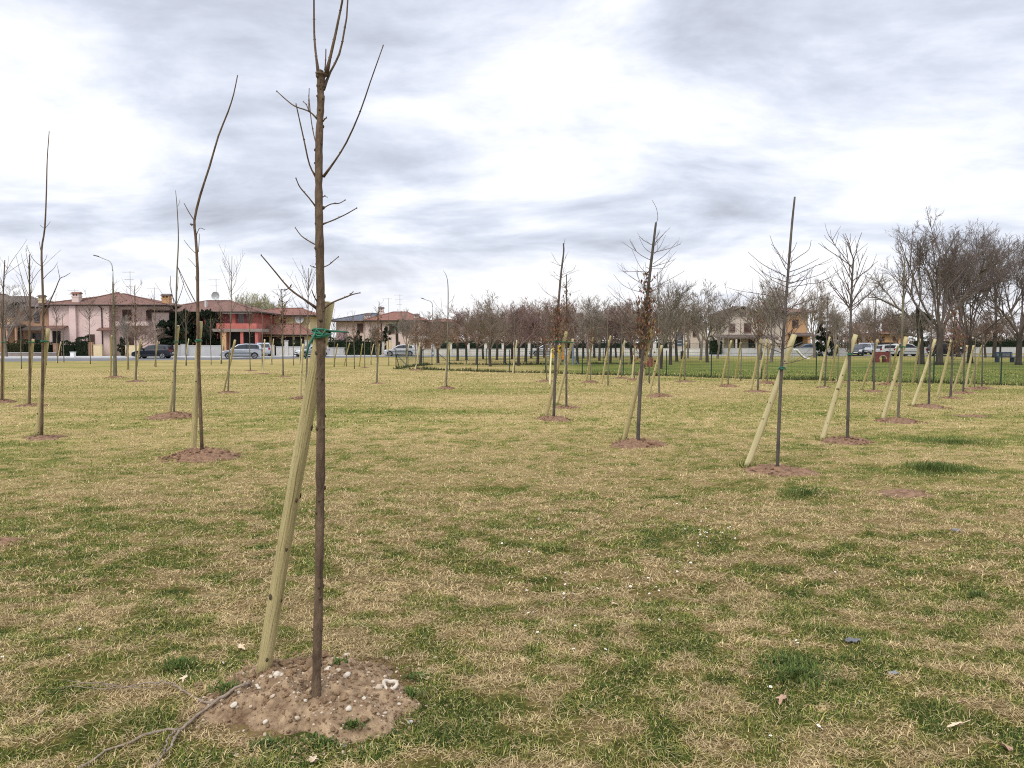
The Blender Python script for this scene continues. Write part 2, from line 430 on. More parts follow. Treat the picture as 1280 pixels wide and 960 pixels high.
for p_, c_ in ((.28, (.36, .29, .122)), (.46, (.28, .245, .085)), (.64, (.185, .192, .05)), (.82, (.115, .145, .034))):
    q = el.new(p_); q.color = (*c_, 1)
r2 = N('ShaderNodeValToRGB'); L(n2, r2.inputs['Fac'])
r2.color_ramp.elements[0].position = .28; r2.color_ramp.elements[0].color = (.50, .48, .45, 1)
r2.color_ramp.elements[1].position = .72; r2.color_ramp.elements[1].color = (1.3, 1.28, 1.24, 1)
r4 = N('ShaderNodeValToRGB'); L(n4, r4.inputs['Fac'])
r4.color_ramp.elements[0].position = .3; r4.color_ramp.elements[0].color = (.84, .82, .80, 1)
r4.color_ramp.elements[1].position = .7; r4.color_ramp.elements[1].color = (1.14, 1.14, 1.14, 1)
mu0 = N('ShaderNodeMixRGB'); mu0.blend_type = 'MULTIPLY'; mu0.inputs['Fac'].default_value = 1; L(r1.outputs[0], mu0.inputs['Color1']); L(r4.outputs[0], mu0.inputs['Color2'])
mu = N('ShaderNodeMixRGB'); mu.blend_type = 'MULTIPLY'; mu.inputs['Fac'].default_value = 1; L(mu0.outputs[0], mu.inputs['Color1']); L(r2.outputs[0], mu.inputs['Color2'])
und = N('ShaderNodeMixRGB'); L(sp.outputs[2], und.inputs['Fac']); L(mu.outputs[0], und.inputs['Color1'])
thatch_shade = N('ShaderNodeMixRGB'); thatch_shade.blend_type = 'MULTIPLY'; thatch_shade.inputs['Fac'].default_value = 1; thatch_shade.inputs['Color2'].default_value = (.46, .43, .42, 1); L(mu.outputs[0], thatch_shade.inputs['Color1'])  # dark thatch, with the shade between near blades painted into its colour
L(thatch_shade.outputs[0], und.inputs['Color2']); L(und.outputs[0], pb.inputs['Base Color'])
bp = N('ShaderNodeBump'); bp.inputs['Strength'].default_value = .6; bp.inputs['Distance'].default_value = .03; L(n1, bp.inputs['Height']); L(bp.outputs[0], pb.inputs['Normal'])
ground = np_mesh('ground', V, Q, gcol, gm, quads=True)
tag(ground, 'mown park field of straw and green grass', None, None, 'structure')

# ------------------------------------------------------------------ grass blades
FEET = []
MOUNDS = []      # (x, y, r) filled by the sapling table before the blades are grown
def grow_grass(name, label):
    rng = np.random.default_rng(5)
    Vs = []; Ts = []; Cs = []; off = 0
    def zone(d0, d1, dens, wid, len_lo, len_hi, marg, bend):
        nonlocal off
        half = .69 * d1 + marg
        n = int(dens * (d1 - d0) * 2 * half)
        y = rng.uniform(d0, d1, n); x = rng.uniform(-half, half, n)
        k = np.abs(x) < .69 * y + marg
        x = x[k]; y = y[k]
        g = green(x, y)
        # thin spots where the thatch shows
        thin = fbm(x / .30, y / .24, 55, 3)
        k = rng.random(len(x)) < np.clip((thin - .22) * 4 + .35, .3, 1)
        for mx_, my_, mr in MOUNDS:
            if my_ < d1 + 2:
                dd = np.hypot(x - mx_, y - my_)
                k &= dd > mr * (.80 + .35 * vnoise(x * 9, y * 9, 2))
        x = x[k]; y = y[k]; g = g[k]; n = len(x)
        pg = np.clip(.03 + 1.2 * (g - .22) / .75, .03, .74); u_ = rng.random(n); isg = u_ < pg; gl = g
        L_ = rng.uniform(len_lo, len_hi, n) * (.55 + .9 * fbm(x / .24, y / .2, 61, 3)) * np.where(isg, .72 + .55 * np.clip(g - .5, 0, 1), 1.05)
        el = np.where(isg, rng.uniform(25, 80, n), np.abs(rng.normal(13, 16, n))) * np.pi / 180
        az = rng.uniform(0, 2 * np.pi, n)
        dx = np.cos(az); dy = np.sin(az)
        wv = wid * rng.uniform(.6, 1.3, n)
        px = -dy * wv / 2; py = dx * wv / 2
        z0 = zf(x, y) + np.where(isg, 0.0, rng.uniform(0, .016, n))
        b = np.stack([x, y, z0], -1)
        side = np.stack([px, py, np.zeros(n)], -1)
        h = np.sin(el) * L_; r_ = np.cos(el) * L_
        mid = b + np.stack([dx * r_ * .55, dy * r_ * .55, h * .65], -1)
        tip = b + np.stack([dx * r_ * 1.1, dy * r_ * 1.1, h * .92], -1)
        # colours
        t = rng.random(n)[:, None]; v = rng.uniform(.6, 1.22, n)[:, None] * (.76 + .50 * fbm(x / .16, y / .13, 91, 3))[:, None]
        straw = np.where(t < .45, np.array([[.71, .56, .305]]), np.where(t < .75, np.array([[.57, .43, .245]]), np.array([[.33, .235, .105]])))
        olive = np.array([[.42, .385, .095]])
        gr = np.where(t < .45, np.array([[.205, .25, .062]]), np.where(t < .75, np.array([[.34, .335, .10]]), np.array([[.08, .14, .026]])))
        dk = np.clip((g - .85) / .3, 0, .6)[:, None]
        gr = gr * (1 - .42 * dk) + np.array([[.03, .07, .03]]) * .42 * dk
        k1 = np.clip((g - .25) / .4, 0, .8)[:, None] * (rng.random(n)[:, None] < .5)
        c = np.where(isg[:, None], gr, straw * (1 - k1) + olive * k1) * v
        if bend:
            vv = np.stack([b - side, b + side, mid + side * .8, mid - side * .8, tip], 1).reshape(-1, 3)
            base = off + np.arange(n)[:, None] * 5
            tt = np.concatenate([base + np.array([[0, 1, 2]]), base + np.array([[0, 2, 3]]), base + np.array([[3, 2, 4]])], 0)
            Cs.append(np.repeat(c, 5, 0)); off += 5 * n
        else:
            vv = np.stack([b - side, b + side, tip], 1).reshape(-1, 3)
            tt = off + np.arange(n)[:, None] * 3 + np.array([[0, 1, 2]])
            Cs.append(np.repeat(c, 3, 0)); off += 3 * n
        Vs.append(vv); Ts.append(tt)
    zone(2.2, 5.0, 15500, .0030, .012, .042, .9, True)
    zone(5.0, 8.5, 6400, .0044, .014, .048, .8, True)
    zone(8.5, 15, 2100, .0080, .018, .052, .8, False)
    zone(15, 28, 420, .017, .025, .065, .8, False)
    zone(28, 48, 80, .034, .04, .09, .8, False)
    # longer tufts left by the mower round the stake feet and stems
    for sx, sy, sr in FEET:
        if sy > 22: continue
        n = int(150 * (1 if sy < 13 else .5)); a = rng.uniform(0, 6.283, n); q = sr + np.abs(rng.normal(0, .045, n))
        x = sx + np.cos(a) * q; y = sy + np.sin(a) * q; b = np.stack([x, y, zf(x, y)], -1); wd = .003 if sy < 6 else .006
        h = rng.uniform(.03, .11, n); lean = rng.normal(0, .035, (n, 2))
        tip = b + np.stack([lean[:, 0], lean[:, 1], h], -1); sd_ = np.stack([np.full(n, wd), np.zeros(n), np.zeros(n)], -1)
        c = np.where(rng.random(n)[:, None] < .6, np.array([[.15, .205, .04]]), np.array([[.5, .40, .19]])) * rng.uniform(.6, 1.2, n)[:, None]
        Vs.append(np.stack([b - sd_, b + sd_, tip], 1).reshape(-1, 3)); Ts.append(off + np.arange(n)[:, None] * 3 + np.array([[0, 1, 2]])); Cs.append(np.repeat(c, 3, 0)); off += 3 * n
    o = np_mesh(name, np.concatenate(Vs), np.concatenate(Ts), np.concatenate(Cs), M['grassatt'])
    tag(o, label, 'grass', None, 'stuff')

# ------------------------------------------------------------------ street
def strip(name, near, far, z, m, kind='structure', label=None, thick=0.0):
    mb = MB(); n = len(near)
    vs = [(x, y, z) for x, y in near] + [(x, y, z) for x, y in far]
    mb.add(vs, [(i, i + 1, n + i + 1, n + i) for i in range(n - 1)])
    if thick:
        lo = [(x, y, z - thick) for x, y in near]
        mb.add(vs[:n] + lo, [(i + 1, i, n + i, n + i + 1) for i in range(n - 1)])
    o = mb.build(name, m); tag(o, label, None, None, kind); return o
road_near = [(-140, 52), (-75, 64), (-45, 72), (-27, 82), (-17, 97), (0, 103), (45, 103), (75, 99), (170, 92)]
pave_near = [(-140, 76), (-75, 85), (-42, 88.5), (-31, 91.5), (-20, 103), (0, 108), (45, 108), (75, 106), (170, 99)]
pave_far = [(-140, 88), (-75, 96), (-42, 99), (-31, 101), (-22, 107), (0, 109.5), (45, 109.5), (75, 107.5), (170, 101)]
strip('road', road_near, pave_near, .006, M['asphalt'], label='grey asphalt street')
strip('pavement', pave_near, pave_far, .12, M['pave'], label='pale pavement beyond the street', thick=.13)
kn = [(x, y - .16) for x, y in pave_near]
strip('kerb', kn, pave_near, .124, M['kerb'], label='kerb of the street', thick=.13)
mk = MB()
for i in range(len(road_near) - 1):
    a = Vector(road_near[i]).lerp(Vector(pave_near[i]), .42); b = Vector(road_near[i + 1]).lerp(Vector(pave_near[i + 1]), .42)
    ln = (b - a).length; t = (b - a).normalized(); nrm = Vector((-t.y, t.x)) * .07
    s_ = 0
    while s_ + 3 < ln:
        p = a + t * s_; q = a + t * (s_ + 3)
        mk.add([(p.x - nrm.x, p.y - nrm.y, .011), (q.x - nrm.x, q.y - nrm.y, .011), (q.x + nrm.x, q.y + nrm.y, .011), (p.x + nrm.x, p.y + nrm.y, .011)], [(0, 1, 2, 3)])
        s_ += 7.5
tag(mk.build('road_marking', M['white_box']), 'dashed centre line of the street', None, None, 'structure')
# ------------------------------------------------------------------ planted saplings: trunk, branches, stake, soil
def lerp(a, b, t): return a + (b - a) * t

def polyat(pts, z):
    for a, b in zip(pts, pts[1:]):
        if a.z <= z <= b.z and b.z > a.z: return a.lerp(b, (z - a.z) / (b.z - a.z))
    return pts[-1].copy() if z > pts[-1].z else pts[0].copy()

def smooth_pts(pts, n):
    """Catmull-Rom through the given points"""
    out = []
    P = [pts[0] * 2 - pts[1]] + list(pts) + [pts[-1] * 2 - pts[-2]]
    seg = len(pts) - 1; per = max(1, n // seg)
    for i in range(seg):
        a, b, c, d = P[i:i + 4]
        for k in range(per):
            t = k / per
            out.append(.5 * ((2 * b) + (c - a) * t + (2 * a - 5 * b + 4 * c - d) * t * t + (3 * b - a - 3 * c + d) * t ** 3))
    out.append(pts[-1].copy()); return out

def leaf_card(mb, p, s, rng):
    """a curled dead leaf: two quads meeting at a rib"""
    q = Matrix.Rotation(rng.uniform(0, 6.28), 3, 'Z') @ Matrix.Rotation(rng.uniform(.5, 2.6), 3, 'X')
    c = rng.uniform(.1, .5) * s
    l = [Vector((0, -s, 0)), Vector((.45 * s, 0, c)), Vector((0, s, 0)), Vector((-.45 * s, 0, c))]
    mb.add([p + q @ v for v in l], [(0, 1, 2), (0, 2, 3)])

DEADL = [(.20, .105, .06), (.26, .145, .085), (.15, .08, .05), (.3, .19, .12)]
def twig(mb, p, d, ln, r, rng, up=.35, n=5, sides=4, kids=0, leaves=None, wob=.12):
    pts = [p.copy()]; dd = d.normalized()
    for k in range(n):
        dd = (dd + Vector((rng.gauss(0, wob), rng.gauss(0, wob), rng.gauss(0, wob) + up / n))).normalized()
        pts.append(pts[-1] + dd * (ln / n))
    mb.tube(pts, [lerp(r, r * .4, i / n) for i in range(n + 1)], sides, cap=False)
    for k in range(kids):
        i = rng.randint(1, n - 1); t = (pts[i + 1] - pts[i]).normalized()
        side = Vector((rng.gauss(0, 1), rng.gauss(0, 1), rng.gauss(.3, .6))).normalized()
        twig(mb, pts[i], (t * .8 + side * .7), ln * rng.uniform(.25, .5), r * .6, rng, up, 3, 3, 0, leaves)
    return pts

def branches(kind, trunk, r_at, seed, scale=1.0, twmin=.0025, nl=150, fl=(.40, .74, .55), fmax=.95):
    """returns list of (mesh builder, name, material)"""
    rng = random.Random(seed)
    z0 = trunk[0].z; top = trunk[-1].z - z0
    tw = MB(); lv = MB(); lv.c = (0, 0, 0)
    def out_dir(el):
        a = rng.uniform(0, 6.283); e = R(el)
        return Vector((math.cos(a) * math.cos(e), math.sin(a) * math.cos(e), math.sin(e)))
    if kind == 'oak':
        for k in range(40):
            f = rng.uniform(.40, fmax); p = polyat(trunk, z0 + f * top)
            ln = lerp(1.0, .34, (f - .4) / .55) * rng.uniform(.55, 1.15) * scale
            twig(tw, p, out_dir(rng.uniform(0, 35)), ln, max(twmin, .0052 * scale), rng, rng.uniform(.2, .9), 6, 4, rng.randint(1, 4), wob=.09)
        for k in range(nl):
            f = rng.triangular(*fl); p = polyat(trunk, z0 + f * top)
            rr = abs(rng.gauss(0, .13)) * scale * (1.4 - f)
            a = rng.uniform(0, 6.283)
            lv.c = tuple(c * rng.uniform(.7, 1.15) for c in rng.choice(DEADL))
            leaf_card(lv, p + Vector((math.cos(a) * rr, math.sin(a) * rr, rng.gauss(0, .06))), rng.uniform(.022, .05), rng)
    elif kind == 'vase':
        c = polyat(trunk, z0 + top * .80)
        for k in range(22):
            p = polyat(trunk, z0 + top * rng.uniform(.70, .99))
            twig(tw, p, out_dir(rng.uniform(35, 75)), rng.uniform(.22, .36) * top * scale, max(twmin, .013 * scale), rng, .25, 7, 5, rng.randint(2, 5), wob=.06)
        for k in range(8):
            p = polyat(trunk, z0 + top * rng.uniform(.48, .75))
            twig(tw, p, out_dir(rng.uniform(0, 35)), rng.uniform(.14, .26) * top * scale, max(twmin, .008 * scale), rng, .8, 6, 4, 3)
    elif kind == 'whip':
        for k in range(11):
            f = rng.uniform(.45, .92); p = polyat(trunk, z0 + f * top)
            twig(tw, p, out_dir(rng.uniform(20, 62)), rng.uniform(.2, .55) * scale * (1.25 - f * .7), max(twmin, .006 * scale), rng, .5, 5, 4, rng.randint(0, 2))
    elif kind == 'broom':
        for k in range(17):
            f = rng.uniform(.5, .92); p = polyat(trunk, z0 + f * top)
            twig(tw, p, out_dir(rng.uniform(45, 78)), rng.uniform(.5, 1.05) * scale, max(twmin, .007 * scale), rng, .35, 6, 4, rng.randint(0, 3), wob=.06)
    elif kind == 'leafy':
        for k in range(26):
            f = rng.uniform(.40, .97); p = polyat(trunk, z0 + f * top)
            twig(tw, p, out_dir(rng.uniform(10, 60)), rng.uniform(.25, .6) * scale, max(twmin, .007 * scale), rng, .35, 5, 3, 2)
        for k in range(190):
            f = rng.triangular(.42, .98, .62); p = polyat(trunk, z0 + f * top)
            a = rng.uniform(0, 6.283); rr = abs(rng.gauss(0, .2)) * scale
            lv.c = tuple(c * rng.uniform(.55, 1.0) for c in rng.choice(DEADL))
            leaf_card(lv, p + Vector((math.cos(a) * rr, math.sin(a) * rr, rng.gauss(0, .08))), rng.uniform(.03, .06), rng)
    out = [(tw, 'branches', M['twig'])]
    if lv.f: out.append((lv, 'dead_leaves', M['leafatt']))
    return out

# --- stakes: three sawn/turned pole prototypes, 1.9 m long
def make_post(seed, m):
    rng = random.Random(seed); mb = MB()
    n = 16; pts = []; rad = []
    for i in range(n + 1):
        t = i / n
        pts.append(Vector((.006 * math.sin(t * 5 + seed), .006 * math.cos(t * 4 + seed * 2), 1.9 * t)))
        rad.append(lerp(.041, .036, t) * rng.uniform(.97, 1.03))
    mb.tube(pts, rad, 14)
    mb.m = 1
    kz = .12
    while kz < 1.8:
        a = rng.uniform(0, 6.283)
        for q in range(rng.randint(2, 4)):
            a += rng.uniform(1.2, 2.2)
            rr = lerp(.041, .036, kz / 1.9)
            c = Vector((math.cos(a) * (rr + .0005), math.sin(a) * (rr + .0005), kz + rng.uniform(-.025, .025)))
            u = Vector((-math.sin(a), math.cos(a), 0)); nrm = Vector((math.cos(a), math.sin(a), 0)); s = rng.uniform(.006, .013)
            ring = [c + u * math.cos(w) * s + Vector((0, 0, 1)) * math.sin(w) * s * 1.35 - nrm * .002 for w in [k * .7854 for k in range(8)]]
            mb.add(ring + [c + nrm * .0035], [(k, (k + 1) % 8, 8) for k in range(8)])
        kz += rng.uniform(.2, .38)
    mb.m = 2
    top = pts[-1]; rt = rad[-1]
    mb.add([top + Vector((math.cos(k * .449) * rt * .99, math.sin(k * .449) * rt * .99, .0015)) for k in range(14)] + [top + Vector((0, 0, .004))], [(k, (k + 1) % 14, 14) for k in range(14)])
    o = mb.build('post', [m, M['knot'], M['cut']], smooth=False)
    fs = o.data.polygons
    for p in fs: p.use_smooth = len(p.vertices) == 4
    return o
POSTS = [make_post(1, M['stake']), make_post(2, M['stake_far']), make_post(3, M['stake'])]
USED_POST = set()

# --- soil mounds
def make_mound(seed, r, h, n=64, rings=22, clods=90, crater=.0):
    rng = random.Random(seed); mb = MB(); o = len(mb.v)
    xs = []; ys = []
    for i in range(rings + 1):
        t = i / rings
        for k in range(n):
            a = 2 * math.pi * k / n
            ro = r * (1 + .16 * math.sin(2 * a + seed) + .10 * math.sin(3 * a + 2 * seed) + .06 * math.sin(7 * a + seed) + .05 * math.sin(13 * a + 2 * seed))
            xs.append(math.cos(a) * ro * t); ys.append(math.sin(a) * ro * t)
    xs = np.array(xs); ys = np.array(ys)
    t = np.repeat(np.linspace(0, 1, rings + 1), n)
    prof = (1 - t ** 2.2) * (1 - crater * np.exp(-(t / .35) ** 2))
    z = h * prof + (fbm(xs / .10 + 7 * seed, ys / .10, seed, 4) - .5) * h * .95 * np.clip(1.15 - t, 0, 1) + (fbm(xs / .03, ys / .03 + seed, seed + 4, 3) - .5) * min(.022, h * .28) * np.clip(1.2 - t, 0, 1) - .02 * (t > .97)
    vs = list(zip(xs.tolist(), ys.tolist(), z.tolist()))
    fs = []
    for i in range(rings):
        for k in range(n):
            fs.append((i * n + k, i * n + (k + 1) % n, (i + 1) * n + (k + 1) % n, (i + 1) * n + k))
    mb.add(vs, fs)
    for c in range(clods):
        a = rng.uniform(0, 6.283); q = rng.random() ** .5 * 1.22
        x = math.cos(a) * r * q; y = math.sin(a) * r * q
        zz = h * max(0, 1 - q ** 2.2) + rng.uniform(-.004, .006)
        s = rng.uniform(.008, .026) * (1 + r * .4)
        mb.add(*rock(Vector((x, y, zz)), s, rng))
    return mb

ICO_V = []; ICO_F = []
def _ico():
    t = (1 + 5 ** .5) / 2
    v = [(-1, t, 0), (1, t, 0), (-1, -t, 0), (1, -t, 0), (0, -1, t), (0, 1, t), (0, -1, -t), (0, 1, -t), (t, 0, -1), (t, 0, 1), (-t, 0, -1), (-t, 0, 1)]
    f = [(0, 11, 5), (0, 5, 1), (0, 1, 7), (0, 7, 10), (0, 10, 11), (1, 5, 9), (5, 11, 4), (11, 10, 2), (10, 7, 6), (7, 1, 8), (3, 9, 4), (3, 4, 2), (3, 2, 6), (3, 6, 8), (3, 8, 9), (4, 9, 5), (2, 4, 11), (6, 2, 10), (8, 6, 7), (9, 8, 1)]
    v = [Vector(p).normalized() for p in v]
    return v, f
ICO_V, ICO_F = _ico()
def rock(c, s, rng, sq=.65):
    q = Matrix.Rotation(rng.uniform(0, 6.28), 3, 'Z')
    sx, sy = rng.uniform(.8, 1.3), rng.uniform(.7, 1.1)
    return [c + q @ Vector((v.x * s * sx * rng.uniform(.8, 1.2), v.y * s * sy * rng.uniform(.8, 1.2), v.z * s * sq * rng.uniform(.8, 1.2))) for v in ICO_V], ICO_F
def subdiv_rock(seed, sx=1.0, sy=.8, sz=.6, rough=.12):
    v = list(ICO_V); f = list(ICO_F)
    for _ in range(2):
        cache = {}; nf = []
        def mid(a, b):
            k = (min(a, b), max(a, b))
            if k not in cache: cache[k] = len(v); v.append((v[a] + v[b]).normalized())
            return cache[k]
        for a, b, c in f:
            ab, bc, ca = mid(a, b), mid(b, c), mid(c, a)
            nf += [(a, ab, ca), (b, bc, ab), (c, ca, bc), (ab, bc, ca)]
        f = nf
    out = []
    for p in v:
        k = 1 + rough * 2 * (float(vnoise(np.array([p.x * 1.6 + seed * 5.1 + p.z]), np.array([p.y * 1.6 + p.z * 1.3]), seed)[0]) - .5)
        out.append((p.x * sx * k, p.y * sy * k, p.z * sz * k))
    mb = MB(); mb.add(out, f); return mb

MOUND_P = [make_mound(3, .50, .10, clods=170).build('soil_mound', M['soil_red']), make_mound(4, .46, .085, clods=150).build('soil_mound', M['soil_red']), make_mound(6, .52, .09, clods=170).build('soil_mound', M['soil_red'])]
MOUND_USED = set()

def sapling(phrase, tpx, sb, st, kind, seed, r0=.025, r1=.008, scale=1.0, mound=None, bark='bark', tie=True, post=0, bend=0.0, name='sapling', proto=None, group='young staked trees of the park', twmin=.0025, nl=150, fl=(.40, .74, .55), fmax=.95):
    tb = G(*tpx[0]); Yd = tb.y; rk = random.Random(seed * 3 + 1)
    trunk = [tb - Vector((0, 0, .05))] + [H(px, py, Yd) for px, py in tpx[1:]]
    if proto is None:
        pts = smooth_pts(trunk, 28)
        root = empty(name, tb); tag(root, phrase, 'sapling', group)
        mb = MB(); n = len(pts) - 1
        rng = random.Random(seed + 99)
        rad = [lerp(r0, r1, (i / n) ** 1.1) * rng.uniform(.95, 1.06) for i in range(n + 1)]
        mb.tube(pts, rad, 8)
        mb.build('trunk', M[bark], root, tb, smooth=True)
        for b, nm, m in branches(kind, pts, None, seed, scale, twmin, nl, fl, fmax):
            b.build(nm, m, root, tb)
        for e_ in ():
            pass
    else:
        h = trunk[-1].z - tb.z
        root = copy_tree(proto); root.location = tb
        root.scale = (h / proto['h'],) * 3; root.rotation_euler = (0, 0, random.Random(seed).uniform(0, 6.28))
        tag(root, phrase, 'sapling', group); pts = trunk
    if mound is not None:
        o = MOUND_P[mound[0]]
        if mound[0] in MOUND_USED: o = o.copy(); COL.objects.link(o)
        MOUND_USED.add(mound[0])
        ms = mound[1]
        o.location = (tb.x + mound[2] if len(mound) > 2 else tb.x, tb.y + .03, tb.z - .012); o.scale = (ms * rk.uniform(.85, 1.2), ms * rk.uniform(.75, 1.05), max(ms, .75) * rk.uniform(.7, 1.35)); o.rotation_euler = (0, 0, seed * 1.7)
        tag(o, 'low reddish soil heap under the ' + phrase, 'soil mound', 'soil heaps around the saplings')
        MOUNDS.append((o.location.x, o.location.y, .5 * ms))
    if sb is not None:
        a = G(*sb); b = H(st[0], st[1], Yd + .06)
        b.z = min(max(b.z, 1.55), 2.0) if Yd > 20 else b.z
        stake(a, b, pts, 'pale leaning stake of the ' + phrase, post, tie)
    return root, pts

def stake(a, b, pts, label, post=0, tie=True, rootname='tree_stake'):
    ax = (b - a).normalized(); a = a - ax * .05
    ln = (b - a).length
    q = ax.to_track_quat('Z', 'Y')
    root = empty(rootname, a); root.rotation_euler = q.to_euler()
    lab = label.replace('pale leaning stake', 'leaning wooden stake'); tag(root, lab, 'stake', 'stakes of the young trees')
    FEET.append((a.x, a.y, .045))
    p = POSTS[post]
    if post in USED_POST: p = p.copy(); COL.objects.link(p)
    USED_POST.add(post)
    p.parent = root; p.scale = (1, 1, ln / 1.9); p.rotation_euler = (0, 0, a.x * 7)
    if tie:
        best = None
        for k in range(24):
            z = .85 + k * .035
            s_ = a + ax * ((z - a.z) / ax.z); t_ = polyat(pts, z)
            d = (Vector((s_.x, s_.y, 0)) - Vector((t_.x, t_.y, 0))).length
            if best is None or d < best[0]: best = (d, s_, t_)
        d, s_, t_ = best
        if d < .3:
            c = (s_ + t_) / 2; u = (s_ - t_); u.z = 0
            u = u.normalized() if u.length > 1e-4 else Vector((0, 1, 0)); v = Vector((-u.y, u.x, 0))
            A = d / 2 + .040; B = .041
            mb = MB()
            for j in range(2):
                ring = [c + u * math.cos(w) * A + v * math.sin(w) * B + Vector((0, 0, j * .016 - .016 + .006 * math.sin(w * 2 + j))) for w in [k * 2 * math.pi / 20 for k in range(21)]]
                mb.tube(ring, .0075, 6, cap=False)
            qi = q.to_matrix().inverted()
            mb.v = [tuple(qi @ (Vector(p_) - a)) for p_ in mb.v]
            mb.build('tie', M['tie'], root, smooth=True)
    return root

# far saplings: five prototypes about 3.5 m tall, copied
def far_proto(kind, h, seed, r0=.03, scale=1.1, lean=.03):
    rng = random.Random(seed)
    pts = [Vector((rng.gauss(0, lean) * k / 6, rng.gauss(0, lean) * k / 6, h * k / 6)) for k in range(7)]
    root = empty('sapling', (0, 0, -50)); root['h'] = h
    pts = smooth_pts(pts, 12)
    mb = MB(); mb.tube(pts, [lerp(r0, .012, i / (len(pts) - 1)) for i in range(len(pts))], 6)
    mb.build('trunk', M['bark_mossy'], root, smooth=True)
    for b, nm, m in branches(kind, pts, None, seed, scale, .006): b.build(nm, m, root)
    return root
# ------------------------------------------------------------------ the nearest sapling, branch by branch
# its mound, clods and pebbles
mc = G(392, 873)
mnd = make_mound(2, .43, .15, 180, 90, 0, .36)
m0 = mnd.build('soil_mound', M['soil'], smooth=False, at=(mc.x, mc.y, mc.z - .012))
m0.data.polygons.foreach_set('use_smooth', [True] * len(m0.data.polygons))
tag(m0, 'large tan soil mound with white pebbles around the nearest sapling', 'soil mound', 'soil heaps around the saplings')
MOUNDS.append((mc.x, mc.y, .44))
def mound_z(x, y):
    best = None
    hit, loc, nr, idx = m0.ray_cast(Vector((x - m0.location.x, y - m0.location.y, 2)), Vector((0, 0, -1)))
    return (loc.z + m0.location.z) if hit else zf1(x, y)
bpy.context.view_layer.update()

def on_mound(px, py):
    d = ray(px, py); z = .05
    for _ in range(12):
        p = Vector((0, 0, EYE)) + d * ((z - EYE) / d.z); z = .5 * z + .5 * mound_z(p.x, p.y)
    p.z = z; return p
tb = on_mound(395, 868)
Y0 = tb.y
near = empty('sapling', tb); tag(near, 'nearest tall sapling with pruned top and upright shoots', 'sapling', 'young staked trees of the park')
tpx = [(395, 880), (395.5, 850), (398, 760), (400, 640), (401, 520), (401, 400), (400, 330), (398.5, 250), (398.8, 180), (401, 128), (400.5, 108), (402, 92)]
NT = smooth_pts([H(x, y, Y0) for x, y in tpx], 88)
mb = MB(); n = len(NT) - 1; rng = random.Random(4); rad = []
for i in range(n + 1):
    t = i / n
    r_ = lerp(.0205, .0140, t) * (1 + .09 * math.sin(i * 1.9) * rng.random() + .05 * rng.gauss(0, 1))
    if t > .93: r_ *= lerp(1, 1.35, (t - .93) / .07)
    if t > .985: r_ *= 1.25
    rad.append(r_)
mb.tube(NT, rad, 14)
# pruning scars and bud nodes up the stem
mb.m = 1
for k in range(64):
    i = rng.randint(2, n - 2); a = rng.uniform(2.6, 6.8) if k % 2 else rng.uniform(0, 6.28)
    c = NT[i] + Vector((math.cos(a), math.sin(a), 0)) * rad[i] * .92
    mb.add(*rock(c, rng.uniform(.0035, .0095), rng, 1.2))
for k in range(3): mb.add(*rock(NT[-1] + Vector((rng.uniform(-.018, .018), rng.uniform(-.01, .01), .004)), .012, rng, .8))
mb.build('trunk', [M['bark'], M['knot']], near, tb, smooth=True)

def branch(pxs, r0, r1, dy=0.0, kink=True, name='branch', seed=0):
    """pxs in pixels; dy = how far the tip stands behind (+) or in front of (-) the stem"""
    rng = random.Random(seed + len(pxs) + int(pxs[0][1]))
    k = len(pxs) - 1
    pts = [H(x, y, Y0 + dy * i / k) for i, (x, y) in enumerate(pxs)]
    pts = smooth_pts(pts, 14)
    mb = MB(); n = len(pts) - 1
    mb.tube(pts, [lerp(r0, r1, i / n) * rng.uniform(.93, 1.08) * (1.55 if i == 0 else 1.2 if i == 1 else 1) for i in range(n + 1)], 7)
    mb.add(*rock(pts[-1], r1 * 1.35, rng, 1.7))                 # end bud
    L_ = sum((b - a).length for a, b in zip(pts, pts[1:]))
    for q in range(1, max(2, int(L_ / .15))):                    # paired buds
        j = min(n - 1, int(q * n / max(2, int(L_ / .15))))
        for sgn in (-1, 1):
            mb.add(*rock(pts[j] + Vector((sgn * lerp(r0, r1, j / n) * 1.0, 0, .003)), max(.0018, r1 * .62), rng, 1.5))
    return mb
def nb(pxs, r0, r1, dy=0.0, twigs=()):
    o = branch(pxs, r0 * .8, r1 * .72, dy).build('branch', M['bark'], near, tb, smooth=True)
    for t_ in twigs:
        k = len(pxs) - 1
        branch(t_, r1 * .8, r1 * .6, dy * .7).build('twig', M['twig'], o, tb, smooth=True)
nb([(398, 92), (394, 60), (392.5, 25), (393, -60), (396, -190)], .0065, .0035, .06)
nb([(408, 92), (415, 62), (423, 25), (430, -20), (436, -150)], .0085, .004, -.05)
nb([(404, 112), (413, 90), (424, 68), (431, 35), (435, -5), (438, -160)], .0070, .0035, .10)
nb([(406, 88), (407, 76), (407.4, 62)], .0032, .003, .0)
nb([(404, 221), (418, 202), (433, 178), (450, 140), (463, 102), (479, 57)], .0055, .0028, -.12)
nb([(396, 223), (387, 206), (380, 175), (374, 148), (370, 130)], .0048, .0028, -.10)
nb([(398, 187), (393, 172), (389, 150), (386, 120)], .0035, .0026, .14)
nb([(397, 149), (386, 139), (369, 133), (357, 124), (346, 114)], .0042, .0028, .05, [[(386, 138.5), (383, 131), (379, 127)], [(386, 139), (386, 126), (386.5, 111)]])
nb([(404, 151), (406, 149), (408, 147)], .004, .003, -.03)
nb([(396, 260), (386, 247), (375, 234), (370, 223)], .0042, .0028, -.05)
nb([(404, 260), (414, 255), (424, 254), (431.5, 250)], .0033, .0024, .06)
nb([(404, 246), (406, 245.4), (409, 246.5)], .0024, .0018, -.03)
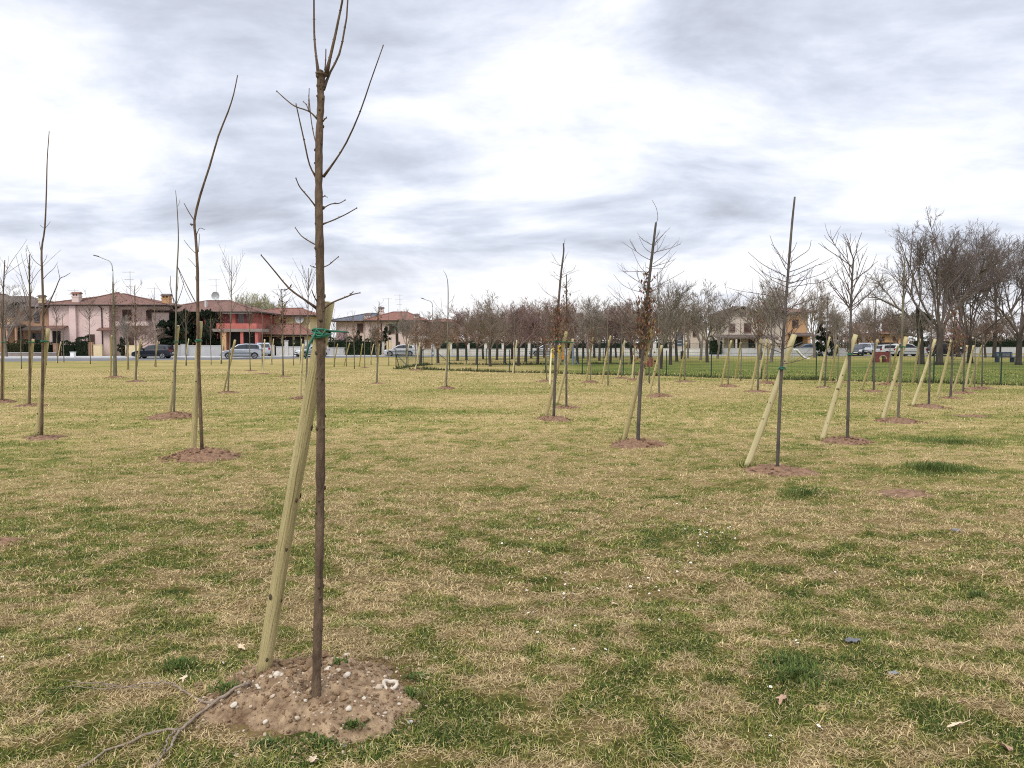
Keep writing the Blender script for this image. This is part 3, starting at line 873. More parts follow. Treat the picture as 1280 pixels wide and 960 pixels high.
nb([(404, 280), (417, 275), (432, 268), (446, 260)], .0040, .0028, -.06)
nb([(397, 307), (389, 303), (377, 295), (369, 284.5)], .0038, .0026, .05)
nb([(404, 334), (411, 331), (417, 326), (423, 321)], .0030, .0022, -.05)
nb([(397, 335), (392, 334), (388, 332)], .0026, .0020, .05)
nb([(397, 386), (380, 374), (362, 361), (345, 341), (335, 329), (326.5, 319)], .0060, .0030, -.10, [[(361, 360), (357, 362.5), (352, 362)], [(361, 360), (363.5, 358), (364, 356)]])
nb([(404, 386), (416, 378), (432, 371.5), (441, 368), (450, 366)], .0052, .0026, -.10, [[(434, 371), (438, 368), (441.5, 364.5)]])
nb([(399, 382), (393, 371), (390, 363.5)], .0038, .0026, -.05)

# its stake: top stands just behind the stem
sa = on_mound(328, 841); sb_ = H(409.5, 377.5, Y0 + .075)
st0 = stake(sa, sb_, NT, 'pale leaning stake of the nearest tall sapling', 2, False)
POSTS[2].scale.x = POSTS[2].scale.y = .82
st0['label'] = 'thick knotty stake leaning against the nearest sapling'
# green strap: several turns, a knot and two loose ends
s_ax = (sb_ - sa).normalized(); zt = H(400, 417, Y0).z
sp_ = sa + s_ax * ((zt - sa.z) / s_ax.z); tp_ = polyat(NT, zt)
c = (sp_ + tp_) / 2; u = sp_ - tp_; u.z = 0; dd = u.length; u.normalize(); v = Vector((-u.y, u.x, 0))
mb = MB(); rng = random.Random(9)
for j in range(4):
    A = dd / 2 + .031 + .003 * (j % 2); B = .037 + .0015 * (j % 3); ph = rng.uniform(0, 6)
    mb.tube([c + u * math.cos(q) * A + v * math.sin(q) * B + Vector((0, 0, (j - 1.5) * .0085 + .006 * math.sin(q + ph))) for q in [k * 2 * math.pi / 28 for k in range(29)]], .0042, 6, cap=False)
mb.tube([tp_ + Vector((-.012, -.024, .012)), tp_ + Vector((-.022, -.034, -.012)), tp_ + Vector((-.04, -.036, -.045)), tp_ + Vector((-.058, -.034, -.105))], [.005, .005, .0045, .003], 6)
mb.tube([sp_ + Vector((-.01, -.05, .010)), sp_ + Vector((.03, -.055, .012)), sp_ + Vector((.075, -.05, .010)), sp_ + Vector((.125, -.04, .006))], [.005, .0055, .005, .0025], 6)
mb.tube([tp_ + Vector((-.024, -.012, .022)), tp_ + Vector((-.012, -.03, .020)), tp_ + Vector((.012, -.028, -.006)), tp_ + Vector((.03, -.03, .018))], .005, 6)
q = s_ax.to_track_quat('Z', 'Y'); qi = q.to_matrix().inverted()
mb.v = [tuple(qi @ (Vector(p_) - st0.location)) for p_ in mb.v]
mb.build('tie', M['tie'], st0, smooth=True)

mb = MB(); rng = random.Random(12)
for k in range(2600):
    a = rng.uniform(0, 6.283); q = rng.random() ** .55 * .56
    x = mc.x + math.cos(a) * q; y = mc.y + math.sin(a) * q
    s_ = rng.choice([.003, .004, .005, .006, .008]) * rng.uniform(.7, 1.4)
    mb.m = 0 if rng.random() < .86 else 1
    mb.add(*rock(Vector((x, y, mound_z(x, y) + s_ * .2)), s_, rng, .9))
for k in range(210):      # the heap of lumps between stake and stem
    p = G(rng.gauss(366, 27), rng.gauss(845, 12)) if k < 130 else G(rng.gauss(395, 62), rng.gauss(875, 24)); s_ = rng.uniform(.009, .029) * (1 if k < 130 else .65)
    mb.m = 0; mb.add(*rock(Vector((p.x, p.y, mound_z(p.x, p.y) + s_ * .3)), s_, rng, .8))
tag(mb.build('soil_crumbs', [M['clod'], M['pebble_tan']]), 'crumbled soil and gravel over the big mound', 'soil', None, 'stuff')

PEB = [subdiv_rock(i, 1, random.Random(i).uniform(.7, .95), random.Random(i).uniform(.5, .8), .22) for i in range(6)]
PEBM = {}
def pebble(px, py, size, m, label, group='loose pebbles around the near mound', shape=0, name='pebble', sink=.25):
    p = G(px, py); z = mound_z(p.x, p.y)
    # walk along the sight line so that the stone meets the mound surface where the photo shows it
    d = ray(px, py); t = 0
    for _ in range(6):
        t = (z - EYE) / d.z; p = Vector((0, 0, EYE)) + d * t; z = mound_z(p.x, p.y)
    key = (shape, m)
    if key not in PEBM:
        o = PEB[shape].build(name, M[m], smooth=True); PEBM[key] = o
    else:
        o = PEBM[key].copy(); COL.objects.link(o)
    o.location = (p.x, p.y, z + size * .35); o.scale = (size,) * 3; o.rotation_euler = (.3 * (px % 3 - 1), .2 * (py % 3 - 1), px * 1.3)
    tag(o, label, 'pebble', group)
G1 = 'small pebble half sunk in the soil of the near mound'
for px, py, s, m, lab in [
    (421, 829, .030, 'pebble', 'largest white round stone behind the nearest stem'), (410, 835, .018, 'pebble', 'white stone just left of the largest round stone'),
    (433, 820, .017, 'pebble', 'flat pale stone above the largest round stone'), (438, 829, .016, 'pebble_tan', 'tan stone right of the largest round stone'),
    (434, 846, .018, 'pebble', 'white stone right of the grass tuft by the nearest stem'), (424, 839, .013, 'pebble_tan', 'tan pebble below the largest round stone'),
    (347, 883, .019, 'pebble', 'white angular stone left of the nearest stem'), (341, 872, .012, 'pebble_tan', 'tan pebble above the white angular stone'), (321, 858, .011, 'pebble', 'small white pebble below the foot of the thick stake'),
    (293, 902, .016, 'pebble', 'white stone at the left edge of the big mound'), (332, 911, .013, 'pebble', 'flat whitish stone at the front of the big mound'),
    (336, 929, .014, 'pebble', 'cream stone in the grass below the big mound'), (372, 911, .012, 'pebble_tan', 'tan stone low on the front of the big mound'),
    (436, 910, .018, 'pebble', 'white stone with a weed at the front right of the mound'), (429, 932, .017, 'pebble', 'cream stone in grass right below the mound'),
    (474, 861, .018, 'pebble_tan', 'round tan stone on the right slope of the mound'), (493, 855, .020, 'pebble_tan', 'large tan stone at the right rim of the mound'),
    (455, 874, .011, 'pebble', 'white pebble on the right middle slope'), (513, 904, .014, 'pebble_grey', 'grey stone in grass right of the mound'),
    (499, 896, .011, 'pebble', 'small white stone right of the mound rim'), (544, 823, .012, 'pebble', 'lone white stone in the grass behind the mound'),
    (496, 841, .011, 'pebble', 'small white pebble at the back right rim of the mound'), (466, 853, .010, 'pebble_tan', 'small tan pebble above the round tan stone'),
    (50, 891, .014, 'pebble_tan', 'pale stone in the grass at far left'), (277, 876, .013, 'pebble_tan', 'brownish stone beside the fallen branch end')]:
    pebble(px, py, s, m, lab, shape=int(px) % 6)
rng = random.Random(77)
for k in range(40):
    a = rng.uniform(0, 6.283); q = rng.random() ** .5
    pebble(392 + math.cos(a) * 110 * q, 872 + math.sin(a) * 48 * q, rng.uniform(.004, .010), 'pebble_tan' if k % 3 else 'pebble', G1, 'small pebbles sunk in the near mound', k % 6)
# hollow white shell-like stone
p = G(487, 878); z = mound_z(p.x, p.y); mb = MB()
ring = []
for i in range(20):
    a = i / 20 * 2 * math.pi; rr = .026 * (1 + .16 * math.sin(3 * a + 1)); ring.append((math.cos(a) * rr * 1.1, math.sin(a) * rr))
mb.tube([Vector((x, y * .95, .012 + .004 * math.sin(k))) for k, (x, y) in enumerate(ring + ring[:1])], .009, 8, cap=False)
o = mb.build('shell_stone', M['pebble'], smooth=True, at=(p.x, p.y, z)); o.rotation_euler = (.45, .1, .4)
tag(o, 'hollow ring shaped white stone on the right slope of the mound', 'stone')
# weeds growing on the mound rim
def weed(name, px, py, r, n, label, dark=True, h=.032):
    p = G(px, py); z = mound_z(p.x, p.y); mb = MB(); mb.c = (0, 0, 0); rng = random.Random(int(px * 7 + py))
    for k in range(n):
        a = rng.uniform(0, 6.283); q = min(abs(rng.gauss(0, .5)), rng.uniform(.7, 1)) * r
        b = Vector((math.cos(a) * q, math.sin(a) * q * .8, 0)); v = rng.uniform(.6, 1.2)
        c_ = rng.choice([(.10, .16, .04), (.15, .21, .055), (.075, .12, .038), (.22, .23, .075)]) if dark else rng.choice([(.12, .15, .04), (.2, .19, .07), (.09, .13, .035)])
        mb.c = tuple(x * v for x in c_)
        d = Vector((math.cos(a) * rng.uniform(-.5, 1), math.sin(a) * rng.uniform(-.5, 1), rng.uniform(.3, 1))).normalized(); ln = h * rng.uniform(.5, 1.2)
        sd_ = d.cross(Vector((0, 0, 1))).normalized() * rng.uniform(.002, .0045)
        m_ = b + d * ln * .6; t_ = b + d * ln + Vector((0, 0, -.2 * ln))
        mb.add([b - sd_ * .5, b + sd_ * .5, m_ + sd_, m_ - sd_, t_], [(0, 1, 2, 3), (3, 2, 4)])
    o = mb.build(name, M['grassatt'], at=(p.x, p.y, z)); tag(o, label, 'weed', 'green tufts standing out of the turf')
weed('grass_tuft', 424, 854, .055, 160, 'small green tuft beside the nearest stem on the mound')
weed('grass_tuft', 441, 918, .06, 200, 'leafy weed below the front right stone of the mound')
weed('grass_tuft', 335, 934, .10, 320, 'green tuft at the front edge of the mound')
weed('grass_tuft', 405, 930, .11, 380, 'broad green tuft in front of the mound centre')
weed('grass_tuft', 526, 848, .09, 320, 'bushy green tuft right of the mound back rim')
weed('grass_tuft', 512, 878, .08, 220, 'green tuft right of the hollow white stone')
weed('grass_tuft', 490, 915, .12, 400, 'wide weedy tuft right of the mound front')
weed('grass_tuft', 285, 884, .09, 240, 'green tuft under the fork of the fallen branch')
weed('grass_tuft', 1170, 588, .46, 1500, 'large dark green tussock alone on the right', True, .12)
weed('grass_tuft', 1000, 848, .24, 900, 'dark coarse tussock near the brown leaf', True, .055)
weed('grass_tuft', 1010, 618, .4, 1000, 'dark green clump right of the red soil heap', True, .055)
weed('grass_tuft', 1222, 748, .07, 160, 'small dark tuft near the right edge', True, .06)
weed('grass_tuft', 985, 830, .16, 500, 'dark grass clump behind the coarse tussock', True, .045)
weed('grass_tuft', 225, 832, .11, 340, 'bright green tuft left of the stake foot', True, .05)
weed('grass_tuft', 1195, 553, .85, 1900, 'long dark green grass patch right of the middle stakes', True, .07)

# ------------------------------------------------------------------ fallen branch
def ground_line(pxs, lift, r0, r1, seed=0):
    pts = []
    for (px, py), lf in zip(pxs, lift):
        p = on_mound(px, py); p.z += lf * .7; pts.append(p)
    rng = random.Random(seed); pts = smooth_pts(pts, 30); n = len(pts) - 1; mb = MB()
    j_ = r0 * .75
    pts = [p + Vector((rng.gauss(0, j_), rng.gauss(0, j_), rng.gauss(0, j_ * .5))) for p in pts]
    mb.tube(pts, [lerp(r0, r1, i / n) * rng.uniform(.82, 1.2) for i in range(n + 1)], 7); return mb
fo = G(264, 885)
fb = empty('fallen_branch', fo); tag(fb, 'dry forked branch lying in the grass left of the mound', 'branch')
ground_line([(311, 860), (296, 866), (281, 875), (265, 886), (247, 899), (231, 914), (222, 918), (196, 921), (165, 932), (135, 944), (98, 965), (70, 985)], [.03, .035, .03, .025, .025, .03, .03, .03, .03, .025, .02, .02], .0078, .0042, 1).build('main_stem', M['stick'], fb, fo, smooth=True)
s1_ = ground_line([(263, 885), (245, 877), (228, 870), (215, 863), (195, 862), (172, 864), (148, 866)], [.03, .04, .045, .05, .05, .045, .03], .006, .0022, 2).build('side_branch', M['stick'], fb, fo, smooth=True)
ground_line([(222, 918), (219, 930), (212, 942), (200, 955), (180, 975)], [.03, .035, .03, .025, .02], .006, .0035, 3).build('side_branch', M['stick'], fb, fo, smooth=True)
ground_line([(222, 917), (212, 930), (206, 944), (204, 950)], [.035, .045, .04, .03], .004, .0025, 4).build('side_branch', M['stick'], fb, fo, smooth=True)
rng = random.Random(31); mb = MB()
for k in range(7):
    x = rng.uniform(120, 205); y = 866 + rng.uniform(-6, 5); 
    pts = [(x, y), (x - rng.uniform(15, 30), y + rng.uniform(-5, 4)), (x - rng.uniform(35, 65), y + rng.uniform(-8, 6))]
    g_ = ground_line(pts, [.04, .05, .03], .0022, .0012, k); mb.add(g_.v, g_.f)
mb.build('twigs', M['stick'], fb, fo)
# ------------------------------------------------------------------ the other saplings, one row per tree:
# phrase, trunk pixels, stake foot, stake head, kind, seed, r0, r1, mound(proto, size), bark, post
S = sapling
def hand(root, tb, pxs, r0, r1, dy=0.0):
    Yd = tb.y; k = len(pxs) - 1
    pts = smooth_pts([H(x, y, Yd + dy * i / k) for i, (x, y) in enumerate(pxs)], 10)
    mb = MB(); n = len(pts) - 1
    mb.tube(pts, [lerp(r0, r1, i / n) for i in range(n + 1)], 5)
    mb.build('branch', M['twig'], root, tb, smooth=True)
def bare(phrase, tpx, sb, st, seed, r0, r1, mound, hands, bark='bark', post=0):
    root, pts = S(phrase, tpx, sb, st, 'none', seed, r0, r1, 1, mound, bark, True, post)
    for c in list(root.children):
        if c.name.startswith('branches'): bpy.data.objects.remove(c)
    tb = G(*tpx[0])
    for h in hands: hand(root, tb, *h)
bare('tall sapling whose leader bends right above the black car', [(253, 571), (250, 500), (247.5, 420), (247, 340), (244.5, 295), (243, 276), (250, 245), (262, 208), (273, 170), (285, 140), (292, 118), (297, 94)],
     (241, 568), (250, 402), 11, .026, .007, (0, 1.0), [
     ([(243, 276), (236, 265), (230, 254)], .008, .005, .05), ([(244, 300), (247, 290), (250, 285), (256, 287)], .006, .004, .1), ([(246, 318), (237, 309), (230, 300)], .005, .003, -.1), ([(246, 335), (240, 328), (235, 323)], .004, .003, .1),
     ([(247, 383), (238, 366), (229, 348), (223, 335)], .008, .004, .2), ([(242, 281), (238, 280), (240, 282)], .011, .008, -.02), ([(248, 360), (245, 350), (244, 345)], .004, .003, .1), ([(248, 315), (249, 300), (249, 292)], .005, .004, .05)])
bare('tall thin sapling with long upright leader near left edge', [(52, 547), (53, 480), (54, 400), (53, 350), (52, 313), (56, 285), (58, 240), (59, 200), (61.5, 164)],
     (46, 545), (60, 411), 13, .024, .006, (1, .9), [
     ([(54, 395), (62, 378), (70, 360), (75, 348), (80, 346), (88, 341)], .012, .004, -.3), ([(75, 348), (73, 339), (72, 332)], .005, .003, .0), ([(53, 350), (60, 342), (67, 336), (72, 328)], .006, .003, .2),
     ([(52, 333), (44, 327), (38, 318), (33, 307)], .006, .003, .1), ([(51, 313), (50, 307), (49.5, 302)], .006, .004, 0), ([(56, 286), (60, 281), (63, 277)], .004, .003, 0), ([(56, 286), (52, 283), (50, 281)], .004, .003, 0), ([(53, 330), (57, 324), (59, 318)], .004, .003, .1)], post=2)
bare('slender sapling with whippy top left of the bent one', [(217, 521), (219, 460), (220, 400), (221, 345), (223, 300), (221.5, 262), (219.5, 238)],
     (212, 519), (223, 407), 17, .026, .006, (2, 1.0), [
     ([(219, 385), (214, 362), (213, 345)], .01, .005, .1), ([(219, 385), (227, 364), (230, 350)], .008, .004, -.2), ([(222, 333), (226, 345), (232, 362), (240, 378)], .008, .004, .3), ([(220, 380), (215, 368), (211, 352)], .006, .003, -.3),
     ([(222, 258), (224, 254), (225, 249)], .004, .003, 0), ([(219, 390), (206, 372), (194, 354)], .006, .003, .4), ([(222, 410), (232, 398), (240, 382)], .008, .004, -.3), ([(219, 380), (222, 360), (223, 346)], .007, .004, .2)], 'bark_mossy', 2)
S('vase shaped sapling behind the thin one at left', [(37, 508), (37, 450), (37, 400), (37, 345), (37, 318)], (34, 507), (41.5, 424), 'broom', 21, .03, .012, 1.25, (0, .8), 'bark', True, 0, twmin=.004)
S('leftmost multi stemmed sapling cut by the photo edge', [(2, 503), (3, 430), (4, 370), (6, 325)], (3, 502), (4, 424), 'broom', 22, .032, .012, 1.1, (1, .9), 'bark', True, 0, twmin=.004)
S('brown leaved bushy sapling left of the black car', [(170, 477), (170, 440), (169, 400), (168, 357)], (168, 476), (176, 424), 'leafy', 23, .04, .012, 1.25, (2, .9), 'bark_mossy', False, 0)
S('thick stemmed sapling beside the tall left lamp post', [(144, 472), (143, 430), (142, 385), (141, 352)], (138, 471), (138.5, 372), 'leafy', 24, .10, .03, 1.0, (0, .9), 'bark_mossy', False, 0)
S('slim sapling at the bonnet of the black car', [(161, 463), (160, 430), (160, 385)], (159, 462), (160.5, 428), 'whip', 25, .035, .012, 1.2, None, 'bark_mossy', False, 1)
S('spindly sapling in front of the silver car', [(285, 491), (287, 440), (289, 380), (290, 320)], (279, 490), (294, 425), 'broom', 26, .028, .008, 1.0, (1, .95), 'bark_mossy', False, 0, twmin=.005)
S('pale whip sapling hidden behind the nearest stake', [(382, 498), (384, 440), (385, 390), (385.5, 335)], (375, 497), (379, 430), 'broom', 27, .03, .008, 1.05, (2, 1.0), 'bark_mossy', False, 1, twmin=.005)
S('leafy topped sapling right of the nearest tree', [(471, 479), (472, 440), (473, 400), (474, 378)], (469.5, 478), (474, 430), 'leafy', 28, .035, .014, .8, (0, .75), 'bark_mossy', False, 1)
bare('sapling with long curved leader before the fence', [(558, 486), (559, 440), (560, 390), (560, 358), (558, 345), (554, 338)], (555, 485), (562, 428), 29, .028, .004, (1, .85), [
     ([(560, 405), (553, 388), (551, 372)], .008, .004, .3), ([(560, 395), (564, 383), (567, 370)], .006, .004, -.3), ([(560, 398), (548, 385), (541, 375)], .006, .004, .5), ([(560, 380), (566, 374), (569, 367)], .005, .003, .2)], 'bark_mossy', 1)
OAK = 'bark_oak'
rN = S('brown leaved sapling left of centre with bare spike top', [(692, 525), (694.5, 450), (697.5, 390), (701, 345), (704.5, 316), (704.3, 304)], (682, 522), (708, 415), 'oak', 31, .031, .013, .85, (0, .92), OAK, True, 0, twmin=.0036, nl=330, fl=(.36, .72, .54))
S('thin grey sapling close behind the left leafy one', [(708, 509), (708, 450), (708, 395), (708, 343)], (696, 506), (716, 424), 'oak', 32, .028, .012, .8, (1, .85), OAK, True, 1, twmin=.004, nl=260, fl=(.4, .95, .6))
rP = S('tall leafy sapling at centre with crooked tip', [(797, 557), (800, 490), (806, 410), (812, 345), (817, 303), (820, 278)], (780, 553), (815, 408), 'oak', 33, .030, .016, 1.0, (2, 1.0), OAK, True, 2, twmin=.003, nl=480, fl=(.36, .80, .58))
S('slim bare sapling right of the tall centre tree', [(824, 495), (823.5, 440), (823, 390), (822, 340)], (811, 493), (827, 436), 'broom', 34, .03, .01, .9, (0, .9), 'bark_mossy', False, 1, twmin=.005)
rR = S('tall spike topped sapling over the large right stake', [(971.5, 589), (975, 500), (980, 410), (986, 330), (990, 280), (993.5, 246)], (934, 585), (993, 418), 'oak', 35, .023, .0115, .95, (0, .95), OAK, True, 1, twmin=.0026, nl=0, fmax=.74)
hand(rP[0], G(797, 557), [(820, 279), (822, 274), (822, 268), (820, 259), (815, 250)], .005, .003, .05)
for pxs in ([(819, 303), (829, 293), (838, 284)], [(816, 330), (832, 318), (847, 301)], [(817, 318), (806, 310), (799, 297)], [(812, 345), (800, 333), (790, 312)], [(806, 366), (790, 362), (777, 355), (767, 343)], [(814, 336), (830, 335), (843, 325)]): hand(rP[0], G(797, 557), pxs, .0045, .0025, .2)
hand(rN[0], G(692, 525), [(704.5, 316), (705, 306), (706.5, 298)], .005, .003)
for pxs in ([(982, 345), (965, 337), (950, 328), (935, 315)], [(987, 340), (1003, 334), (1024, 323)], [(986, 330), (1000, 320), (1011, 312), (1014, 300)], [(985, 331), (977, 322), (970, 311), (964, 305)], [(981, 372), (998, 357), (1010, 342), (1020, 331)], [(979, 392), (968, 370), (958, 350), (937, 332)], [(986, 318), (992, 312), (996, 303)]): hand(rR[0], G(971.5, 589), pxs, .0055, .0025, .15)
S('vase crowned sapling right of the spike topped one', [(1059, 553), (1061, 480), (1063, 410), (1065, 352), (1067, 322)], (1027, 551), (1069.5, 418), 'vase', 36, .027, .013, .66, (1, 1.0), OAK, True, 1, twmin=.0045)
S('branchy sapling left of the pollarded tree', [(1122, 528), (1126, 460), (1128, 400), (1130, 350), (1131, 325)], (1103, 526), (1133, 421), 'vase', 37, .03, .013, .55, (2, .9), 'bark_mossy', True, 1)
S('slim sapling in front of the biggest trunk', [(1161, 509), (1162, 470), (1164, 420), (1167, 372)], (1141, 508), (1169, 424), 'whip', 38, .03, .012, 1.0, (0, .95), OAK, False, 1, twmin=.004)
S('dry leaved sapling right of the biggest trunk', [(1188, 498), (1190, 460), (1192, 420), (1195, 375)], (1172, 496), (1190, 424), 'leafy', 39, .035, .012, 1.0, (1, .9), OAK, False, 1)
S('thin sapling left of the last stake', [(1204, 492), (1205, 460), (1206, 420), (1207, 385)], (1191, 490), (1209, 432), 'whip', 40, .03, .012, 1.0, (2, .9), OAK, False, 1, twmin=.005)
S('last thin sapling at the right end of the row', [(1227, 485), (1228, 455), (1228, 425), (1229, 395)], (1212, 483), (1228, 432), 'whip', 41, .03, .012, 1.0, (0, 1.0), OAK, False, 1, twmin=.005)
S('sapling in front of the dark conifer', [(1031, 484), (1033, 440), (1034, 395), (1035, 365)], (1023, 483), (1037, 421), 'broom', 42, .03, .012, .9, (1, .75), OAK, False, 1, twmin=.005)
S('sapling left of the red arch panel', [(1092, 490), (1093, 450), (1094, 410), (1094, 366)], (1077, 487), (1097, 425), 'broom', 43, .035, .012, 1.0, (2, .75), OAK, False, 1, twmin=.005)

# far ones: copies of a few prototypes
FPROT = {'broom': [far_proto('broom', 3.6, 1), far_proto('broom', 3.2, 2)], 'leafy': [far_proto('leafy', 3.4, 3), far_proto('leafy', 3.0, 4)], 'vase': [far_proto('vase', 3.5, 5, scale=.8), far_proto('whip', 3.3, 6)]}
far = [  # x, base y, top y, stake foot (or None), stake head, kind, phrase
    (113, 455, 380, None, None, 'vase', 'thin sapling before the small door of the pink house'), (27, 461, 385, None, None, 'vase', 'twiggy sapling before the brown brick house'),
    (72, 454, 384, (71, 454), (76, 427), 'vase', 'thin sapling left of the white box'), (80, 453, 392, None, None, 'vase', 'short sapling right of the white box'),
    (195, 459, 372, (193, 458), (197, 427), 'broom', 'thin sapling hiding the middle of the black car'), (233, 457, 383, (231, 457), (236, 423), 'broom', 'sapling before the dark evergreen screen'),
    (264, 456, 398, None, None, 'broom', 'little sapling right of the evergreen screen'), (277, 455, 385, (275, 455), (280, 424), 'leafy', 'sapling before the red porch pillar'), (313, 464, 385, None, None, 'vase', 'thin sapling crossing the rear of the silver car'),
    (328, 468, 383, (328, 468), (331, 424), 'vase', 'dark stemmed sapling right of the silver car'), (340, 456, 394, (338, 456), (342, 422), 'broom', 'sapling at the white gate pillar'),
    (354, 471, 362, None, None, 'leafy', 'leafy sapling before the tiled garage roof'), (367, 457, 392, None, None, 'broom', 'faint sapling left of the nearest stake'),
    (376, 456, 394, (374, 456), (377, 422), 'broom', 'sapling before the yellow garage'), (418, 459, 400, (417, 458), (422, 430), 'vase', 'sapling just right of the nearest stem'),
    (433, 458, 398, (430, 457), (437, 429), 'broom', 'sapling before the pink blossom shrub'), (443, 461, 392, None, None, 'leafy', 'dark sapling before the blossom shrub'), (456, 460, 395, (449, 458), (453, 430), 'vase', 'sapling before the pale pink house window'),
    (464, 456, 402, (462, 456), (467, 430), 'vase', 'small sapling left of the gate pillar'), (486, 457, 394, None, None, 'vase', 'sapling before the tan gate pillar'), (508, 458, 398, (506, 458), (511, 430), 'broom', 'sapling behind the fence corner'), (520, 463, 396, (519, 463), (525, 428), 'leafy', 'sapling right of the fence corner'),
    (643, 467, 396, (641, 467), (646, 425), 'vase', 'sapling at the fence left of the yellow play panel'), (683, 477, 398, (687, 481), (690, 430), 'leafy', 'sapling left of the yellow play panel'), (738, 478, 392, (733, 476), (741, 422), 'leafy', 'sapling right of the blue play post'),
    (760, 482, 388, (752, 480), (763, 420), 'vase', 'sapling centred before the white wall pillars'), (777, 473, 392, (772, 472), (781, 426), 'broom', 'sapling right of the white wall pillars'), (793, 475, 402, (790, 475), (794, 432), 'vase', 'short sapling left of the red bin'),
    (812, 479, 396, (803, 478), (811, 456), 'vase', 'sapling beside the red bin post'), (856, 477, 383, (849, 475), (858, 428), 'vase', 'sapling before the dark notice board'),
    (910, 483, 378, (901, 481), (914, 426), 'vase', 'sapling before the gable house'), (926, 476, 385, (919, 474), (926, 428), 'vase', 'sapling below the gable window'), (947, 489, 366, (939, 487), (951, 424), 'leafy', 'dark sapling before the terracotta house'),
    (959, 479, 388, (953, 477), (963, 428), 'vase', 'slim sapling right of the gable house'), (948, 484, 385, (945, 483), (959, 424), 'broom', 'sapling with broad stake before the gable house'), (1047, 478, 392, (1037, 476), (1046, 440), 'vase', 'sapling right of the dark conifer'), (1112, 481, 392, (1109, 478), (1123, 432), 'vase', 'sapling right of the red arch panel'),
    (1148, 481, 388, (1141, 479), (1150, 424), 'vase', 'sapling before the pollarded tree'), (1218, 487, 398, (1206, 486), (1217, 436), 'vase', 'sapling before the bare twin stemmed tree')]
for i, (x, yb, yt, fb_, hb, kd, ph) in enumerate(far):
    pr = FPROT[kd][i % 2]
    mnd = (i % 3, .85) if yb > 459 and i % 3 != 1 else None
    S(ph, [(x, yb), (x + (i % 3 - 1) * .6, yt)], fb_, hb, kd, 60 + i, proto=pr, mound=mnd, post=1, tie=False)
def kill(o):
    for c in list(o.children): kill(c)
    bpy.data.objects.remove(o)
for l_ in FPROT.values():
    for o in l_: kill(o)

# ------------------------------------------------------------------ wire fence of the enclosure
def wire_fence(name, P, hgt, label, step=.12):
    root = empty(name, P[0]); tag(root, label, 'fence'); o0 = P[0]
    for i, p in enumerate(P):
        mb = MB(); mb.tube([p - Vector((0, 0, .1)), p + Vector((0, 0, hgt + .05))], .026, 8); mb.add(*rock(p + Vector((0, 0, hgt + .06)), .03, random.Random(i), .6))
        mb.build('post', M['fence_green'], root, o0)
    mb = MB()
    for a, b in zip(P, P[1:]):
        ln = (b - a).length; t = (b - a) / ln; n = int(ln / step)
        for k in range(n + 1):
            q = a + t * (k * step); mb.tube([q + Vector((0, 0, .03)), q + Vector((0, 0, hgt))], .0024, 3, cap=False)
        for k in range(9):
            z = Vector((0, 0, .04 + (hgt - .06) * k / 8)); r_ = .0065 if k in (0, 4, 8) else .0024
            mb.tube([a + z, b + z], r_, 3, cap=False)
    mb.build('wire_mesh', M['wire'], root, o0)
    # bracing strut at the first post
    mb = MB(); a, b = P[0], P[1]; t = (b - a).normalized()
    mb.tube([a + Vector((0, 0, hgt * .8)), a + t * 1.15 + Vector((0, 0, .02))], .022, 6); mb.build('strut', M['fence_green'], root, o0)
wire_fence('wire_fence', FP, 1.2, 'long green wire fence with slim posts across the field')
side = [FP[0]] + [G(*p) for p in [(510, 459), (524, 457.3), (540, 456)]]
wire_fence('wire_fence', side, 1.2, 'short green fence side running back from the left corner')
back = [G(*p) for p in [(546, 455.4), (583, 455.6), (608, 456), (632, 456), (658, 456), (690, 455.5), (722, 455.4), (754, 455.4), (790, 455.2), (826, 455)]]
wire_fence('wire_fence', back, 1.2, 'inner green fence at the back of the enclosure')

# rough unmown grass along the foot of the fences
mb = MB(); mb.c = (0, 0, 0); rng = random.Random(8)
for P_, dn in ((FP, 26), (back, 22), (side, 22)):
    for a, b in zip(P_, P_[1:]):
        ln = (b - a).length
        for k in range(int(ln * dn * 4)):
            q = a.lerp(b, rng.random()); cl = float(vnoise(np.array([q.x * .9]), np.array([q.y * .9]), 4)[0])
            if rng.random() > cl * 1.3: continue
            q = q + Vector((rng.gauss(0, .10), rng.gauss(0, .22), 0)); hh = rng.uniform(.05, .24) * (.4 + cl); v = rng.uniform(.6, 1.2)
            c_ = rng.choice([(.055, .07, .028), (.08, .10, .04), (.14, .13, .055)]); mb.c = tuple(t * v for t in c_)
            w_ = Vector((.022, 0, 0)); t_ = q + Vector((rng.gauss(0, .06), rng.gauss(0, .06), hh))
            mb.add([q - w_, q + w_, t_], [(0, 1, 2)])
tag(mb.build('rough_grass', M['grassatt']), 'rough dark grass along the foot of the fences', 'grass', None, 'stuff')
